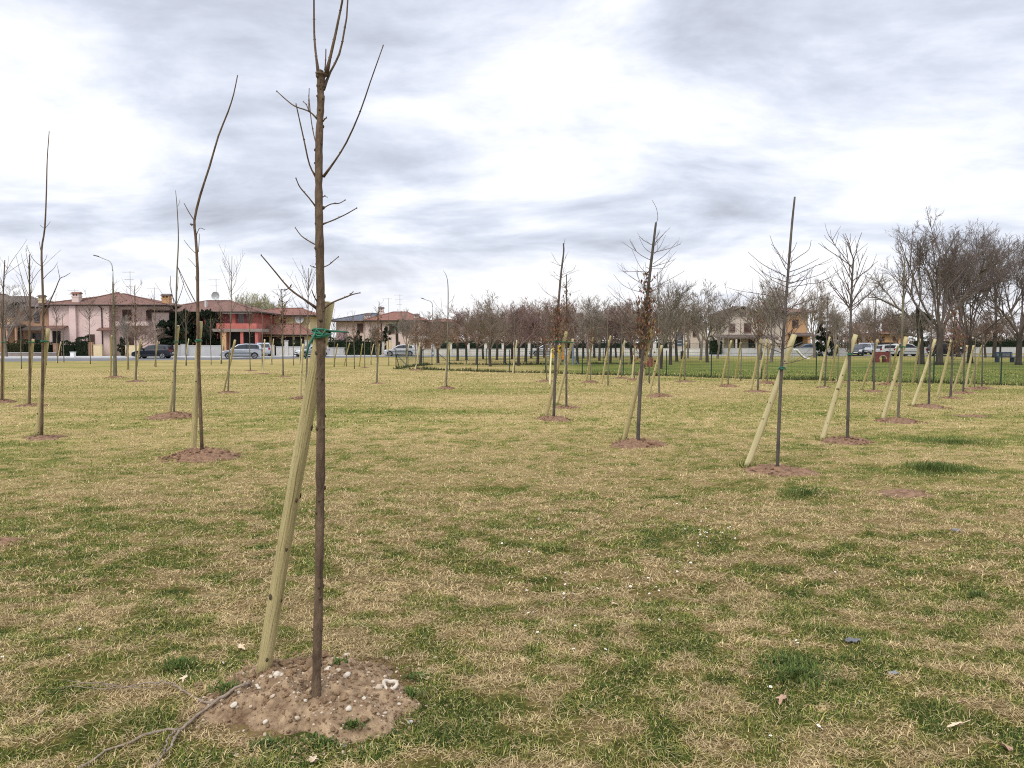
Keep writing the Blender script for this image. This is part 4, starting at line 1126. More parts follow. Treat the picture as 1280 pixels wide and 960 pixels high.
# ------------------------------------------------------------------ houses
class House:
    """local axes: x along the front (pixels at distance d), y away from the viewer, z up"""
    def __init__(s, name, px0, d, label, cat='house', rz=0.0):
        s.px0 = px0; s.d = d; s.k = d / F
        p = H(px0, 430, d)
        s.root = empty(name, (p.x, d, 0), rz); tag(s.root, label, cat)
        s.lbl = name
    def x(s, px): return (px - s.px0) * s.k
    def z(s, py): return EYE + (430 - py) * s.k
    def box(s, name, m, x0, x1, y0, y1, z0, z1, parent=None):
        mb = MB(); mb.box(x0, x1, y0, y1, z0, z1); return mb.build(name, m, parent or s.root)
    def pbox(s, name, m, px0, px1, py1, py0, y0, y1, parent=None):
        return s.box(name, m, s.x(px0), s.x(px1), y0, y1, s.z(py0), s.z(py1), parent)
    def window(s, px0, px1, pyt, pyb, y=0.0, shut=None, open_=False, m='frame', bars=1):
        x0, x1, z0, z1 = s.x(px0), s.x(px1), s.z(pyb), s.z(pyt)
        mb = MB(); t = .07
        mb.box(x0 - t, x0, y - .07, y, z0 - t, z1 + t); mb.box(x1, x1 + t, y - .07, y, z0 - t, z1 + t)
        mb.box(x0, x1, y - .07, y, z1, z1 + t); mb.box(x0 - .05, x1 + .05, y - .14, y - .072, z0 - t - .04, z0 - .002); mb.box(x0, x1, y - .068, y, z0 - t, z0)
        for b in range(bars):
            q = x0 + (x1 - x0) * (b + 1) / (bars + 1); mb.box(q - .03, q + .03, y - .055, y - .03, z0, z1)
        w_ = mb.build('window', M[m], s.root)
        g = MB(); g.box(x0, x1, y - .028, y - .006, z0, z1); g.build('pane', M['glass'], w_)
        if shut:
            hw = (x1 - x0) / 2
            for sg in ((-1, 1)):
                mb = MB()
                if open_: a, b = (x0 - hw - .08, x0 - .08) if sg < 0 else (x1 + .08, x1 + hw + .08)
                else: a, b = (x0, x0 + hw - .02) if sg < 0 else (x0 + hw + .02, x1)
                yy = y - .11
                mb.box(a, b, yy, yy + .035, z0, z1)
                n = int((z1 - z0) / .11)
                for q in range(n):
                    zz = z0 + .05 + q * .11; mb.box(a + .06, b - .06, yy - .012, yy - .001, zz, zz + .06)
                mb.build('shutter', M[shut], s.root)
        return w_
    def hip(s, x0, x1, y0, y1, ze, zr, m, over=.7, inset=None, gable=(False, False), parent=None, thick=.16, name='roof'):
        a, b, c, d_ = x0 - over, x1 + over, y0 - over, y1 + over
        ym = (c + d_) / 2; ins = inset if inset is not None else (d_ - c) / 2
        rx0 = a + (0 if gable[0] else ins); rx1 = b - (0 if gable[1] else ins)
        if rx1 < rx0: rx0 = rx1 = (a + b) / 2
        z0 = ze - thick
        v = [(a, c, ze), (b, c, ze), (b, d_, ze), (a, d_, ze), (rx0, ym, zr), (rx1, ym, zr), (a, c, z0), (b, c, z0), (b, d_, z0), (a, d_, z0)]
        mb = MB()
        mb.add(v, [(0, 1, 5, 4), (2, 3, 4, 5), (1, 2, 5), (3, 0, 4)])
        r_ = mb.build(name, m, parent or s.root)
        f = MB(); f.add(v, [(1, 0, 6, 7), (2, 1, 7, 8), (3, 2, 8, 9), (0, 3, 9, 6), (6, 9, 8, 7)]); f.build('eaves', M['fascia'], r_)
        g = MB(); g.tube([(a, c - .06, ze - .06), (b, c - .06, ze - .06)], .065, 6); g.build('gutter', M['gutter'], r_)
        rg = MB()
        for p_, q_ in (((rx0, ym, zr), (rx1, ym, zr)), ((a, c, ze), (rx0, ym, zr)), ((b, c, ze), (rx1, ym, zr))):
            if (Vector(p_) - Vector(q_)).length > .1:
                p_, q_ = Vector(p_) + Vector((0, 0, .03)), Vector(q_) + Vector((0, 0, .03)); n = max(2, int((q_ - p_).length / .4))
                rg.tube([p_.lerp(q_, i / n) for i in range(n + 1)], [.10 if i % 2 else .085 for i in range(n + 1)], 6)
        rg.build('ridge_tiles', m, r_)
        return r_
    def chimney(s, px0, px1, pyt, pyb, y, m, parent, dep=.7, cap='roof_red', holes=True):
        x0, x1, z0, z1 = s.x(px0), s.x(px1), s.z(pyb), s.z(pyt)
        h = z1 - z0; zc_ = z1 - .38
        mb = MB(); mb.box(x0, x1, y, y + dep, z0 - .6, zc_ - .28)
        for a, b in ((x0, x0 + .14), (x1 - .14, x1), ((x0 + x1) / 2 - .06, (x0 + x1) / 2 + .06)): mb.box(a, b, y + .01, y + dep - .01, zc_ - .278, zc_)
        mb.box(x0 - .06, x1 + .06, y - .06, y + dep + .06, zc_ - .40, zc_ - .282)
        c = mb.build('chimney', M[m], parent)
        k = MB(); k.add([(x0 - .14, y - .14, zc_ + .002), (x1 + .14, y - .14, zc_ + .002), (x1 + .14, y + dep + .14, zc_ + .002), (x0 - .14, y + dep + .14, zc_ + .002), (x0 - .14, y + dep / 2, zc_ + .26), (x1 + .14, y + dep / 2, zc_ + .26)],
              [(0, 1, 5, 4), (2, 3, 4, 5), (1, 2, 5), (3, 0, 4), (3, 2, 1, 0)]); k.build('chimney_cap', M[cap], c)
        return c
    def antenna(s, px, pyt, pyb, y, parent, arms=3, dish=None):
        x0, z0, z1 = s.x(px), s.z(pyb), s.z(pyt)
        mb = MB(); mb.tube([(x0, y, z0 - .5), (x0, y, z1)], .032, 5)
        for i in range(arms):
            zz = z1 - .12 - i * (z1 - z0) * .26; w_ = .95 - .22 * i
            mb.tube([(x0 - w_, y, zz), (x0 + w_ * .6, y, zz)], .02, 4)
            for q in range(6):
                xx = x0 - w_ + q * w_ * .3; mb.tube([(xx, y - .28, zz), (xx, y + .28, zz)], .014, 3)
        a = mb.build('antenna', M['metal_grey'], parent)
        if dish:
            s.dish(dish[0], dish[1], y - .2, a, dish[2])
    def dish(s, px, py, y, parent, r=.5):
        mb = MB(); c = Vector((s.x(px), y, s.z(py))); n = 16; vs = []
        for j in range(4):
            rr = r * j / 3
            for k in range(n):
                w = k * 2 * math.pi / n; vs.append(c + Vector((math.cos(w) * rr, -.25 * (rr / r) ** 2 * r, math.sin(w) * rr)))
        mb.add(vs, [(j * n + k, j * n + (k + 1) % n, (j + 1) * n + (k + 1) % n, (j + 1) * n + k) for j in range(3) for k in range(n)])
        mb.tube([c, c + Vector((0, -.5 * r - .2, -.1))], .02, 4); mb.tube([c, c + Vector((0, .35, -.3))], .03, 4)
        mb.build('satellite_dish', M['metal_grey'], parent)
    def pipe(s, px, pyt, pyb, y, m='gutter'):
        mb = MB(); x = s.x(px); mb.tube([(x - .6, y - .62, s.z(pyt) + .1), (x - .25, y - .25, s.z(pyt) - .15), (x, y - .1, s.z(pyt) - .45), (x, y - .1, s.z(pyb))], .065, 6); mb.build('downpipe', M[m], s.root)
    def canopy(s, px0, px1, pyt, pyb, y, dep, m='roof'):
        x0, x1, z1, z0 = s.x(px0), s.x(px1), s.z(pyt), s.z(pyb)
        mb = MB(); mb.add([(x0, y - dep, z0), (x1, y - dep, z0), (x1, y - .004, z1), (x0, y - .004, z1), (x0, y - dep, z0 - .14), (x1, y - dep, z0 - .14), (x1, y - .004, z1 - .14), (x0, y - .004, z1 - .14)],
                          [(0, 1, 2, 3), (7, 6, 5, 4), (1, 0, 4, 5), (2, 1, 5, 6), (3, 2, 6, 7), (0, 3, 7, 4)])
        return mb.build('canopy', M[m], s.root)

# 1 brown brick house, far left
h = House('brick_house', -70, 101, 'brown brick house with grey brown roof at far left')
h.box('wall', M['brick'], 0, h.x(61.6), 0, 9, 0, h.z(384))
r_ = h.hip(0, h.x(61), -.3, 9, h.z(383.5), h.z(369), M['roof_brown'], .8)
h.hip(h.x(-30), h.x(24), -1.2, 3, h.z(378), h.z(368), M['roof_brown'], .6, gable=(False, False))
h.box('wall', M['orange'], h.x(-30), h.x(14), -1.19, -.004, h.z(405), h.z(378.5))
h.pbox('balcony', M['orange'], 5, 29, 397, 405.5, -1.9, -1.2)
h.pbox('porch_roof', M['slab'], -60, 33, 405.6, 408.5, -2.2, -.004)
for px in (-40, -10, 12, 20, 31): h.pbox('pillar', M['brick'], px, px + 2.2, 408.6, 446.2, -2.0, -1.7)
h.window(15, 19, 386.5, 397, -.0, None, m='frame'); h.window(32, 40, 390, 399, 0, 'shutter'); h.window(44, 50, 391, 402, 0, None)
h.pbox('door', M['dark'], 3, 9, 414, 446, -.06, -.002); h.window(22, 28, 414, 430, 0); h.window(38, 56, 417, 427, 0, None, bars=2)
h.canopy(28, 58, 407.5, 412, 0, 1.1, 'roof_brown')
h.chimney(44.6, 50, 367, 384, .8, 'cream', r_, .8, 'roof_brown'); h.antenna(79, 360, 380, 3, r_, 2)
h.window(-20, -12, 386, 397, -1.19, 'shutter')

# 2 pink house
h = House('pink_house', 62, 100, 'pink house with plain side wall and chimney breast')
W1 = h.x(137)
h.box('wall', M['pink'], 0, W1, 0, 9.5, 0, h.z(381.5))
h.box('wall', M['pink'], W1 + .002, h.x(205), 1.6, 9.5, 0, h.z(382))
r_ = h.hip(0, h.x(205), 0, 9.5, h.z(381), h.z(364.8), M['roof'], .75, inset=8.2)
r2_ = h.hip(h.x(100), h.x(152), 1.2, 8.6, h.z(376), h.z(363), M['roof'], .3)
h.pbox('chimney_breast', M['pink'], 89.5, 97.5, 381.6, 446, -.42, -.003)
h.chimney(89.5, 98, 363.5, 381, .3, 'pink_pale', r_, .8, 'roof_red'); h.chimney(191.5, 201, 364.5, 380, 2.6, 'orange', r_, .9, 'roof_brown')
h.pipe(128.5, 381.5, 443, 0)
h.window(110.5, 118, 418.5, 431.5, 0, 'shutter'); h.window(147, 157, 387.5, 400, 1.6, 'shutter'); h.window(177, 182.5, 388.5, 400, 1.6, 'shutter')
h.canopy(62, 86, 407, 411, 0, 1.5, 'roof'); h.canopy(125.5, 150, 409.5, 412.5, 0, .9, 'roof')
h.pbox('door', M['dark'], 66, 76, 414, 445, -.05, -.002); h.pbox('garage_door', M['shutter'], 147, 160, 416, 445.5, 1.54, 1.597)
h.pbox('balcony', M['pink_pale'], 143, 184, 402, 407, .4, 1.597)
h.antenna(145.5, 336, 372, 4, r_, 4); h.antenna(172, 356, 372, 5, r_, 1)

# 3 red house
h = House('red_house', 196, 102, 'red house with long balcony and brown tiled roof')
h.box('wall', M['orange'], 0, h.x(243), .8, 10, 0, h.z(390)); h.box('wall', M['red'], h.x(243) + .003, h.x(314), 0, 10, 0, h.z(390))
r_ = h.hip(0, h.x(317), 0, 10, h.z(389.5), h.z(373.8), M['roof'], .85, inset=5.6)
h.pbox('lintel', M['white_wall'], 280, 316, 390.2, 392.4, -.5, -.003)
h.pbox('balcony', M['red'], 277, 326, 404.8, 411.2, -1.7, -1.5); h.pbox('balcony_side', M['red'], 324.5, 326, 404.8, 411.2, -1.498, .6)
h.pbox('slab', M['slab'], 272, 334, 411.3, 415, -1.9, .9)
h.window(279, 289, 392.6, 404.6, 0, 'shutter_red'); h.window(299, 305, 392.6, 405, 0, 'shutter_red', True); h.window(309.5, 313, 392.6, 405, 0, 'shutter_red')
h.pbox('recess', M['dark'], 288, 322, 415.2, 436, -.06, -.003); h.pbox('pillar', M['red'], 306, 309.5, 415.1, 445, -1.7, -1.4); h.pbox('pillar', M['red'], 324, 327.5, 415.1, 445, -1.7, -1.4); h.pbox('pillar', M['orange'], 282, 288.5, 415.1, 445, -1.7, -1.3)
h.window(278, 282, 418, 427, 0, None, bars=0); h.window(210, 222, 393, 402, .8, 'shutter'); h.window(232, 238, 394, 404, .8, 'shutter'); h.pbox('balcony', M['pink_pale'], 203, 216, 402, 408, .1, .797)
h.pbox('flue', M['white_wall'], 252, 254, 376, 387, 1.2, 1.7, r_)
h.antenna(257, 346, 376, 4, r_, 3, (257, 368, .55))
h.pipe(274, 390, 440, 0)

# 4 yellow house
h = House('yellow_house', 316, 112, 'yellow house with low tiled garage in front')
h.box('wall', M['yellow'], 0, h.x(388), 0, 9, 0, h.z(394.5))
r_ = h.hip(0, h.x(388), 0, 9, h.z(394), h.z(384), M['roof_red'], .9, inset=3.2)
h.pbox('cornice', M['white_wall'], 316, 388, 394.6, 396.2, -.18, -.004)
h.window(327.5, 333, 398.5, 410, 0, 'shutter'); h.window(352, 357, 398, 404, 0, 'shutter'); h.pipe(341, 394.5, 416, 0)
h.chimney(379, 383, 386.5, 394, 2.2, 'brick', r_, .6, 'roof_brown'); h.dish(376, 399, -.5, h.root, .62); h.antenna(341, 359, 385, 4, r_, 3); h.antenna(378, 383, 395, 1, r_, 1)
h.box('garage', M['yellow'], h.x(338), h.x(396), -5, -.01, 0, h.z(419.5))
h.hip(h.x(336), h.x(398), -5.2, -.9, h.z(418.5), h.z(406), M['roof_red'], .5, inset=2.4)
for a, b in ((341, 350), (353, 364), (367, 378), (381, 392)): h.pbox('garage_opening', M['dark'], a, b, 421.5, 445, -5.06, -5.003)
h.pbox('lintel', M['cream'], 340, 395, 419.6, 421.3, -5.12, -5.003)

# 5 pale pink house with dark roof wing
h = House('pale_pink_house', 419, 122, 'pale pink house with slate grey roof wing at left')
h.box('wall', M['pink_pale'], 0, h.x(457), .8, 9, 0, h.z(402)); h.box('wall', M['pink_pale'], h.x(457) + .003, h.x(530), 0, 9, 0, h.z(401.5)); h.box('wall', M['brick'], h.x(530) + .003, h.x(570), 1.4, 9, 0, h.z(402.5))
r1_ = h.hip(0, h.x(459), .6, 9.2, h.z(400.8), h.z(390.5), M['roof_slate'], .8, inset=5.0, gable=(False, True))
r_ = h.hip(h.x(462), h.x(528), 0, 9.2, h.z(400.4), h.z(388.8), M['roof_red'], .8, inset=3.8); r3_ = h.hip(h.x(533), h.x(571), 1.4, 9.2, h.z(402), h.z(397.5), M['roof_red'], .7, inset=3.0)
for a, b, t, bt, y, rr in ((442.5, 447, 391, 396, 4, r1_), (455, 462, 390.5, 400, .6, r1_), (469, 474.5, 381.5, 391, 3.4, r_), (517, 522.5, 391, 400, .7, r_)): h.chimney(a, b, t, bt, y, 'pink_pale', rr, .7, 'roof_brown')
h.window(446, 452.5, 405, 414.5, .8, 'shutter'); h.window(465.5, 471, 413, 428, 0, 'shutter'); h.window(487, 493, 406, 416, 0, 'shutter'); h.window(503, 512, 405, 418, 0, 'shutter'); h.window(551, 556, 408, 416, 1.4, 'shutter'); h.window(536, 541, 416, 423, 1.4, None)
h.pbox('balcony', M['white_wall'], 527, 540, 417, 424, .2, 1.397); h.pbox('balcony', M['white_wall'], 511, 526, 417, 424, -1.3, -.003)
h.pipe(477, 401, 440, 0); h.antenna(481, 371, 389, 4, r_, 1); h.antenna(495, 366, 389, 4.5, r_, 3)
h.pbox('door', M['shutter'], 496, 500, 427, 445, -.05, -.003)

# 6 gable house
h = House('gable_house', 905, 118, 'ivory house with wide gable and attic vent')
gx0, gx1 = h.x(905), h.x(949); gm_ = (gx0 + gx1) / 2
mb = MB(); mb.prism([(gx0, 0), (gx1, 0), (gx1, h.z(393)), (gm_, h.z(385.8)), (gx0, h.z(393))], 0, 9); mb.build('wall', M['ivory'], h.root)
mb = MB(); ov = .9; za = h.z(384.2)
for s_ in (-1, 1):
    e_ = gm_ + s_ * ((gx1 - gx0) / 2 + ov); ze = h.z(393) - ov * .3
    mb.add([(gm_, -ov, za), (e_, -ov, ze), (e_, 9.6, ze), (gm_, 9.6, za), (gm_, -ov, za + .16), (e_, -ov, ze + .16), (e_, 9.6, ze + .16), (gm_, 9.6, za + .16)], [(0, 1, 2, 3), (7, 6, 5, 4), (0, 4, 5, 1), (1, 5, 6, 2)])
rr_ = mb.build('roof', M['roof_brown'], h.root); h.chimney(921, 925.5, 380.5, 386, 2, 'ivory', rr_, .6, 'roof_brown')
h.window(925, 931, 391, 394.5, 0, 'shutter'); h.window(930, 938, 404.5, 415, 0, 'shutter'); h.window(912, 918, 405, 414, 0, 'shutter')
h.canopy(891, 968, 418.3, 422, 0, 2.0, 'roof_brown')
for px in (893, 915, 940, 965): h.pbox('pillar', M['ivory'], px, px + 2, 422.6, 445, -1.9, -1.6)
h.window(936, 948, 425, 434, 0, None, bars=1); h.window(918, 926, 425, 438, 0, 'shutter')
# 7 terracotta house
h = House('terracotta_house', 951, 124, 'orange house with hipped roof beside the gable house')
h.box('wall', M['ivory'], 0, h.x(984), .5, 9, 0, h.z(391)); h.box('wall', M['orange'], h.x(984) + .003, h.x(1009), 0, 9, 0, h.z(391))
r_ = h.hip(0, h.x(1009), 0, 9, h.z(390.2), h.z(382.5), M['roof_red'], 1.0, inset=4.4); h.chimney(1005, 1009, 383.5, 389, 1.2, 'orange', r_, .7, 'roof_red')
h.window(990, 997, 400, 408, 0, 'shutter'); h.window(962, 970, 398, 408, .5, 'shutter'); h.canopy(984, 1014, 416, 419.5, 0, 2.2, 'roof_brown')
h.pbox('recess', M['dark'], 986, 1003, 421, 441, -.06, -.003); h.pbox('pillar', M['orange'], 1004, 1007, 420, 445, -2.0, -1.7); h.pipe(1008.5, 391, 416, 0, 'metal_grey')
# 8 beige house behind the park trees
h = House('beige_house', 838, 128, 'beige house half hidden by bare trees left of the gable house')
h.box('wall', M['ivory'], 0, h.x(884), 0, 8, 0, h.z(406)); h.hip(0, h.x(884), 0, 8, h.z(405.4), h.z(399), M['roof_brown'], .7)
h.window(848, 853, 411, 420, 0, 'shutter'); h.window(866, 872, 411, 420, 0, 'shutter'); h.window(857, 862, 426, 436, 0, 'shutter'); h.pbox('door', M['dark'], 874, 878, 426, 443, -.05, -.003)
# 9 low orange house far right
h = House('low_orange_house', 1090, 165, 'low orange house far behind the white car at right')
h.box('wall', M['orange'], 0, h.x(1135), 0, 9, 0, h.z(418)); h.hip(0, h.x(1135), 0, 9, h.z(417.6), h.z(414), M['roof_red'], 1.0)
h.window(1099, 1105, 421, 426, 0, 'shutter'); h.window(1116, 1121, 421, 426, 0, 'shutter'); h.pbox('recess', M['dark'], 1096, 1120, 428, 441, -.06, -.003)
# 10 light building between bare trees
h = House('pale_house', 640, 150, 'pale low house behind the park trees at centre')
h.box('wall', M['pink_pale'], 0, h.x(720), 0, 9, 0, h.z(415)); h.hip(0, h.x(720), 0, 9, h.z(414.5), h.z(405), M['roof'], .8)
h.window(655, 661, 420, 428, 0, 'shutter'); h.window(678, 684, 420, 428, 0, 'shutter'); h.window(700, 706, 420, 428, 0, 'shutter')

# ------------------------------------------------------------------ garden walls, pillars, hedges
def wall(name, px0, px1, d0, d1, zt, m, label, cap=None, posts=0, z0=0.0, thick=.22, rail=False):
    a = H(px0, 430, d0); b = H(px1, 430, d1); a.z = b.z = z0
    t = (b - a); ln = t.length; rz = math.atan2(t.y, t.x)
    root = empty(name, a, rz); tag(root, label, 'wall')
    mb = MB(); mb.box(0, ln, 0, thick, 0, zt); mb.build('wall', M[m], root)
    c = MB(); c.box(-.03, ln + .03, -.04, thick + .04, zt + .003, zt + .07); c.build('coping', M['kerb'], root)
    for k in range(posts):
        x = ln * (k + .5) / posts; q = MB(); q.box(x - .22, x + .22, -.09, thick + .09, 0, zt + .75); q.box(x - .27, x + .27, -.14, thick + .14, zt + .753, zt + .83); q.build('pillar', M[m], root)
    if rail:
        r_ = MB(); n = int(ln / .14)
        for k in range(n): r_.box(k * .14 + .05, k * .14 + .075, thick / 2 - .012, thick / 2 + .012, zt + .08, zt + .72)
        r_.box(0, ln, thick / 2 - .02, thick / 2 + .02, zt + .722, zt + .76); r_.build('railing', M['fence_green'], root)
    return root
wall('garden_wall', 217, 278, 99, 100, 1.25, 'grey_wall', 'plain grey garden wall below the evergreen screen', z0=.12)
wall('garden_wall', 330, 343, 101, 101.5, 1.25, 'white_wall', 'white wall right of the silver car', z0=.12)
wall('garden_wall', 345, 396, 101.6, 103.5, 1.1, 'white_wall', 'white garden wall before the yellow garage', posts=2, z0=.12)
wall('garden_wall', 408, 477, 104.5, 111, .95, 'white_wall', 'long low white wall under the hedge right of the nearest tree', z0=.12)
wall('garden_wall', 508, 640, 112.7, 113, .75, 'white_wall', 'white wall with pillars and railing behind the enclosure', posts=6, z0=.1, rail=True)
wall('garden_wall', 642, 838, 113, 113, .85, 'white_wall', 'bright white wall with pillars behind the centre trees', posts=5, z0=.1, rail=True)
wall('garden_wall', 840, 900, 113, 113, .8, 'white_wall', 'white wall behind the dark notice board', posts=0, z0=.1, rail=True)
wall('garden_wall', 902, 1062, 113, 112, .85, 'grey_wall', 'pale grey wall before the gable house', z0=.1, rail=True)
wall('garden_wall', 1064, 1300, 128, 126, .95, 'grey_wall', 'long grey wall beyond the parked cars at right', z0=.1)
wall('garden_wall', -60, 70, 96.8, 97.5, .42, 'slab', 'low brown kerb wall before the brick house hedge', z0=.1)
def box_thing(name, px0, px1, d, zt, m, label, cat, dep=.5, z0=.12):
    a = H(px0, 430, d); w_ = (px1 - px0) * d / F
    mb = MB(); mb.box(0, w_, 0, dep, 0, zt); mb.box(-.04, w_ + .04, -.04, dep + .04, zt + .002, zt + .06); mb.box(w_ * .12, w_ * .88, -.012, -.002, zt * .15, zt * .85)
    o = mb.build(name, M[m], at=(a.x, a.y, z0)); tag(o, label, cat); return o
box_thing('gate_pillar', 108.5, 115, 98, 1.65, 'brick', 'brown brick gate pillar left of the cream cabinet', 'pillar')
box_thing('meter_cabinet', 116.5, 127, 98, 1.35, 'cream', 'cream meter cabinet below the pink house wall', 'cabinet')
box_thing('meter_cabinet', 156.5, 176, 98.6, 1.28, 'cream', 'wide cream wall cabinet left of the black car', 'cabinet')
box_thing('gate_pillar', 225.8, 231, 98.8, 1.42, 'grey_wall', 'darker grey pillar in the grey garden wall', 'pillar')
box_thing('gate_pillar', 477.5, 480, 111, 1.75, 'white_wall', 'narrow white gate pillar left of the tan one', 'pillar')
box_thing('gate_pillar', 483, 488.5, 111, 1.8, 'cream', 'tan gate pillar left of the white car', 'pillar')
box_thing('planter_box', 87.3, 92, 88.5, .55, 'white_box', 'small white box on the pale pavement', 'box', .4)
box_thing('gate_pillar', 66, 72, 98, 1.5, 'brick', 'brick gate pillar between the two hedges', 'pillar')

def hedge(name, px0, px1, d, zt, label, cols, dens=900, dep=1.0, z0=.1, size=.10):
    a = H(px0, 430, d); w_ = (px1 - px0) * d / F; mb = MB(); mb.c = (0, 0, 0); rng = random.Random(int(px0 * 13 + 5))
    n = int(dens * max(1, w_ * zt / 4))
    for k in range(n):
        x = rng.uniform(0, w_); z = rng.uniform(0, 1) ** .8 * zt; y = rng.choice([0, 0, 1]) * rng.random() * dep + rng.gauss(0, .06)
        top = zt * (1 + .12 * math.sin(x * 2.1 + px0) + .06 * math.sin(x * 5.3))
        z = z / zt * top
        if rng.random() < .3: z = top + rng.gauss(0, .05); y = rng.random() * dep
        v = rng.uniform(.6, 1.25); c_ = rng.choice(cols); mb.c = tuple(q * v for q in c_)
        leaf_card(mb, Vector((x, y, z)), rng.uniform(.6, 1.3) * size, rng)
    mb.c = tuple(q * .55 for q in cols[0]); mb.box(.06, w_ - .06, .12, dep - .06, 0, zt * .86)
    o = mb.build(name, M['leafatt'], at=(a.x, a.y, z0)); tag(o, label, 'hedge'); return o
DG_ = [(.03, .048, .022), (.042, .062, .028), (.024, .038, .02)]; OG = [(.07, .075, .03), (.055, .065, .028), (.09, .08, .04)]
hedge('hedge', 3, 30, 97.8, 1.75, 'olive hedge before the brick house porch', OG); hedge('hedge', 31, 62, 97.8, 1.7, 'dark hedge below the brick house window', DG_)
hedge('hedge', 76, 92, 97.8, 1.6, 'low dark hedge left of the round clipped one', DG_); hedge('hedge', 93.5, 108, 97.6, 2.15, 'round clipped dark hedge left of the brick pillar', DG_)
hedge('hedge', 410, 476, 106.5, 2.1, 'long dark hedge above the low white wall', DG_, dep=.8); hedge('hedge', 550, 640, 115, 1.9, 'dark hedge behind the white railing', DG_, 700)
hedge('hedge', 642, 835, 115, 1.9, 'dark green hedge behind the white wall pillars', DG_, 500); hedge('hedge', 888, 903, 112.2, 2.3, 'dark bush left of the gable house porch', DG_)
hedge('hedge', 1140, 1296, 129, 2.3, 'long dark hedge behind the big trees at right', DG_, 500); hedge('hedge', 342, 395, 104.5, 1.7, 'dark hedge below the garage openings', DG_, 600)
# ------------------------------------------------------------------ bare park trees
def grow_tree(seed, h, trunk_r, fork_h, n_main, spread, levels, kids, twig_r, up=.3, lean=(0, 0), wind=0.0, ratio=.6, wob=.10, elev=(35, 75), stems=1, fmin=.22):
    rng = random.Random(seed); T = MB(); B = MB()
    def grow(p, d, ln, r, lv):
        n = 6 if lv <= 1 else (4 if lv == 2 else 3)
        pts = [p.copy()]; dd = d.normalized()
        for k in range(n):
            dd = (dd + Vector((rng.gauss(0, wob) + wind, rng.gauss(0, wob), rng.gauss(0, wob) + up / n))).normalized(); pts.append(pts[-1] + dd * ln / n)
        r1 = max(twig_r * .7, r * .35)
        B.tube(pts, [lerp(r, r1, k / n) for k in range(n + 1)], 6 if lv <= 1 else (4 if lv == 2 else 3), cap=False)
        if lv >= levels: return
        m = kids[lv]
        for q in range(m):
            f = rng.uniform(fmin if lv < 3 else .2, 1.0); i = min(n - 1, int(f * n)); pp = pts[i].lerp(pts[i + 1], f * n - i)
            t = (pts[i + 1] - pts[i]).normalized(); s_ = Vector((rng.gauss(0, 1), rng.gauss(0, 1), rng.gauss(0, .7))); s_ = (s_ - t * s_.dot(t)).normalized()
            a = rng.uniform(.4, .95)
            grow(pp, t * math.cos(a) + s_ * math.sin(a), ln * ratio * rng.uniform(.6, 1.15) * (1.15 - .4 * f), max(twig_r, r * .5 * rng.uniform(.8, 1.1)), lv + 1)
    for sidx in range(stems):
        base = Vector((rng.gauss(0, .18) * (stems > 1), rng.gauss(0, .1) * (stems > 1), -.15))
        tp = [base]; d = Vector((lean[0] + rng.gauss(0, .12) * (stems > 1), lean[1], 1)).normalized(); n = 7
        for k in range(n):
            d = (d + Vector((rng.gauss(0, .035), rng.gauss(0, .035), .05))).normalized(); tp.append(tp[-1] + d * (fork_h + .15) / n)
        T.tube(tp, [trunk_r * (1.35 if k == 0 else 1) * lerp(1, .78, k / n) for k in range(n + 1)], 9)
        for k in range(n_main):
            a = 6.283 * k / n_main + rng.gauss(0, .35); e = R(rng.uniform(*elev))
            if k == 0: e = R(82)
            f = rng.uniform(.72, 1) if k else 1
            i = min(n - 1, int(f * n))
            grow(tp[i].lerp(tp[i + 1], f * n - i) if k else tp[-1] - d * .05, Vector((math.cos(a) * math.cos(e) * spread, math.sin(a) * math.cos(e) * spread, math.sin(e))), (h - fork_h) * rng.uniform(.5, .72), trunk_r * rng.uniform(.34, .48), 1)
    return T, B

def tree_obj(name, TB, tm, cm, extra=None):
    root = empty(name, (0, 0, -60)); T, B = TB
    T.build('trunk', M[tm], root, smooth=True); B.build('crown', M[cm], root)
    if extra: extra[0].build(extra[1], M['leafatt'], root)
    return root
def leaves_on(B, n, seed, size, cols, spread=.1):
    rng = random.Random(seed); lv = MB(); lv.c = (0, 0, 0)
    for k in range(n):
        p = Vector(B.v[rng.randrange(len(B.v))]) + Vector((rng.gauss(0, spread), rng.gauss(0, spread), rng.gauss(0, spread)))
        c = rng.choice(cols); v = rng.uniform(.7, 1.2); lv.c = tuple(q * v for q in c); leaf_card(lv, p, size * rng.uniform(.6, 1.3), rng)
    return lv
def crop_proto(kind, seed):
    if kind == 'round':
        tb_ = grow_tree(seed, 5.2, .10, 1.7, 6, .95, 4, [0, 8, 8, 6], .0085, .30, elev=(30, 75), wob=.08); return tree_obj('bare_tree', tb_, 'bark_dark', 'twig_red', (leaves_on(tb_[1], 500, seed, .05, [(.15, .08, .05), (.12, .068, .048)]), 'dead_leaves'))
    if kind == 'open':
        return tree_obj('bare_tree', grow_tree(seed, 6.2, .10, 1.6, 6, .85, 4, [0, 7, 6, 5], .0085, .4, elev=(40, 72), wob=.07), 'bark_dark', 'twig_grey')
    if kind == 'mauve':
        tb_ = grow_tree(seed, 5.4, .10, 1.6, 6, .9, 4, [0, 8, 8, 5], .009, .3, wob=.08); return tree_obj('budding_tree', tb_, 'bark_dark', 'twig_mauve', (leaves_on(tb_[1], 1500, seed, .03, [(.26, .13, .17), (.22, .11, .14)], .05), 'blossom'))
    if kind == 'pale':
        return tree_obj('bare_tree', grow_tree(seed, 6.0, .09, 1.5, 5, .7, 4, [0, 7, 7, 5], .009, .45, elev=(50, 78), wob=.07), 'bark_grey', 'twig_pale')
PT = {k: [crop_proto(k, 10 * i + s) for s in range(2)] for i, k in enumerate(('round', 'open', 'mauve', 'pale'))}
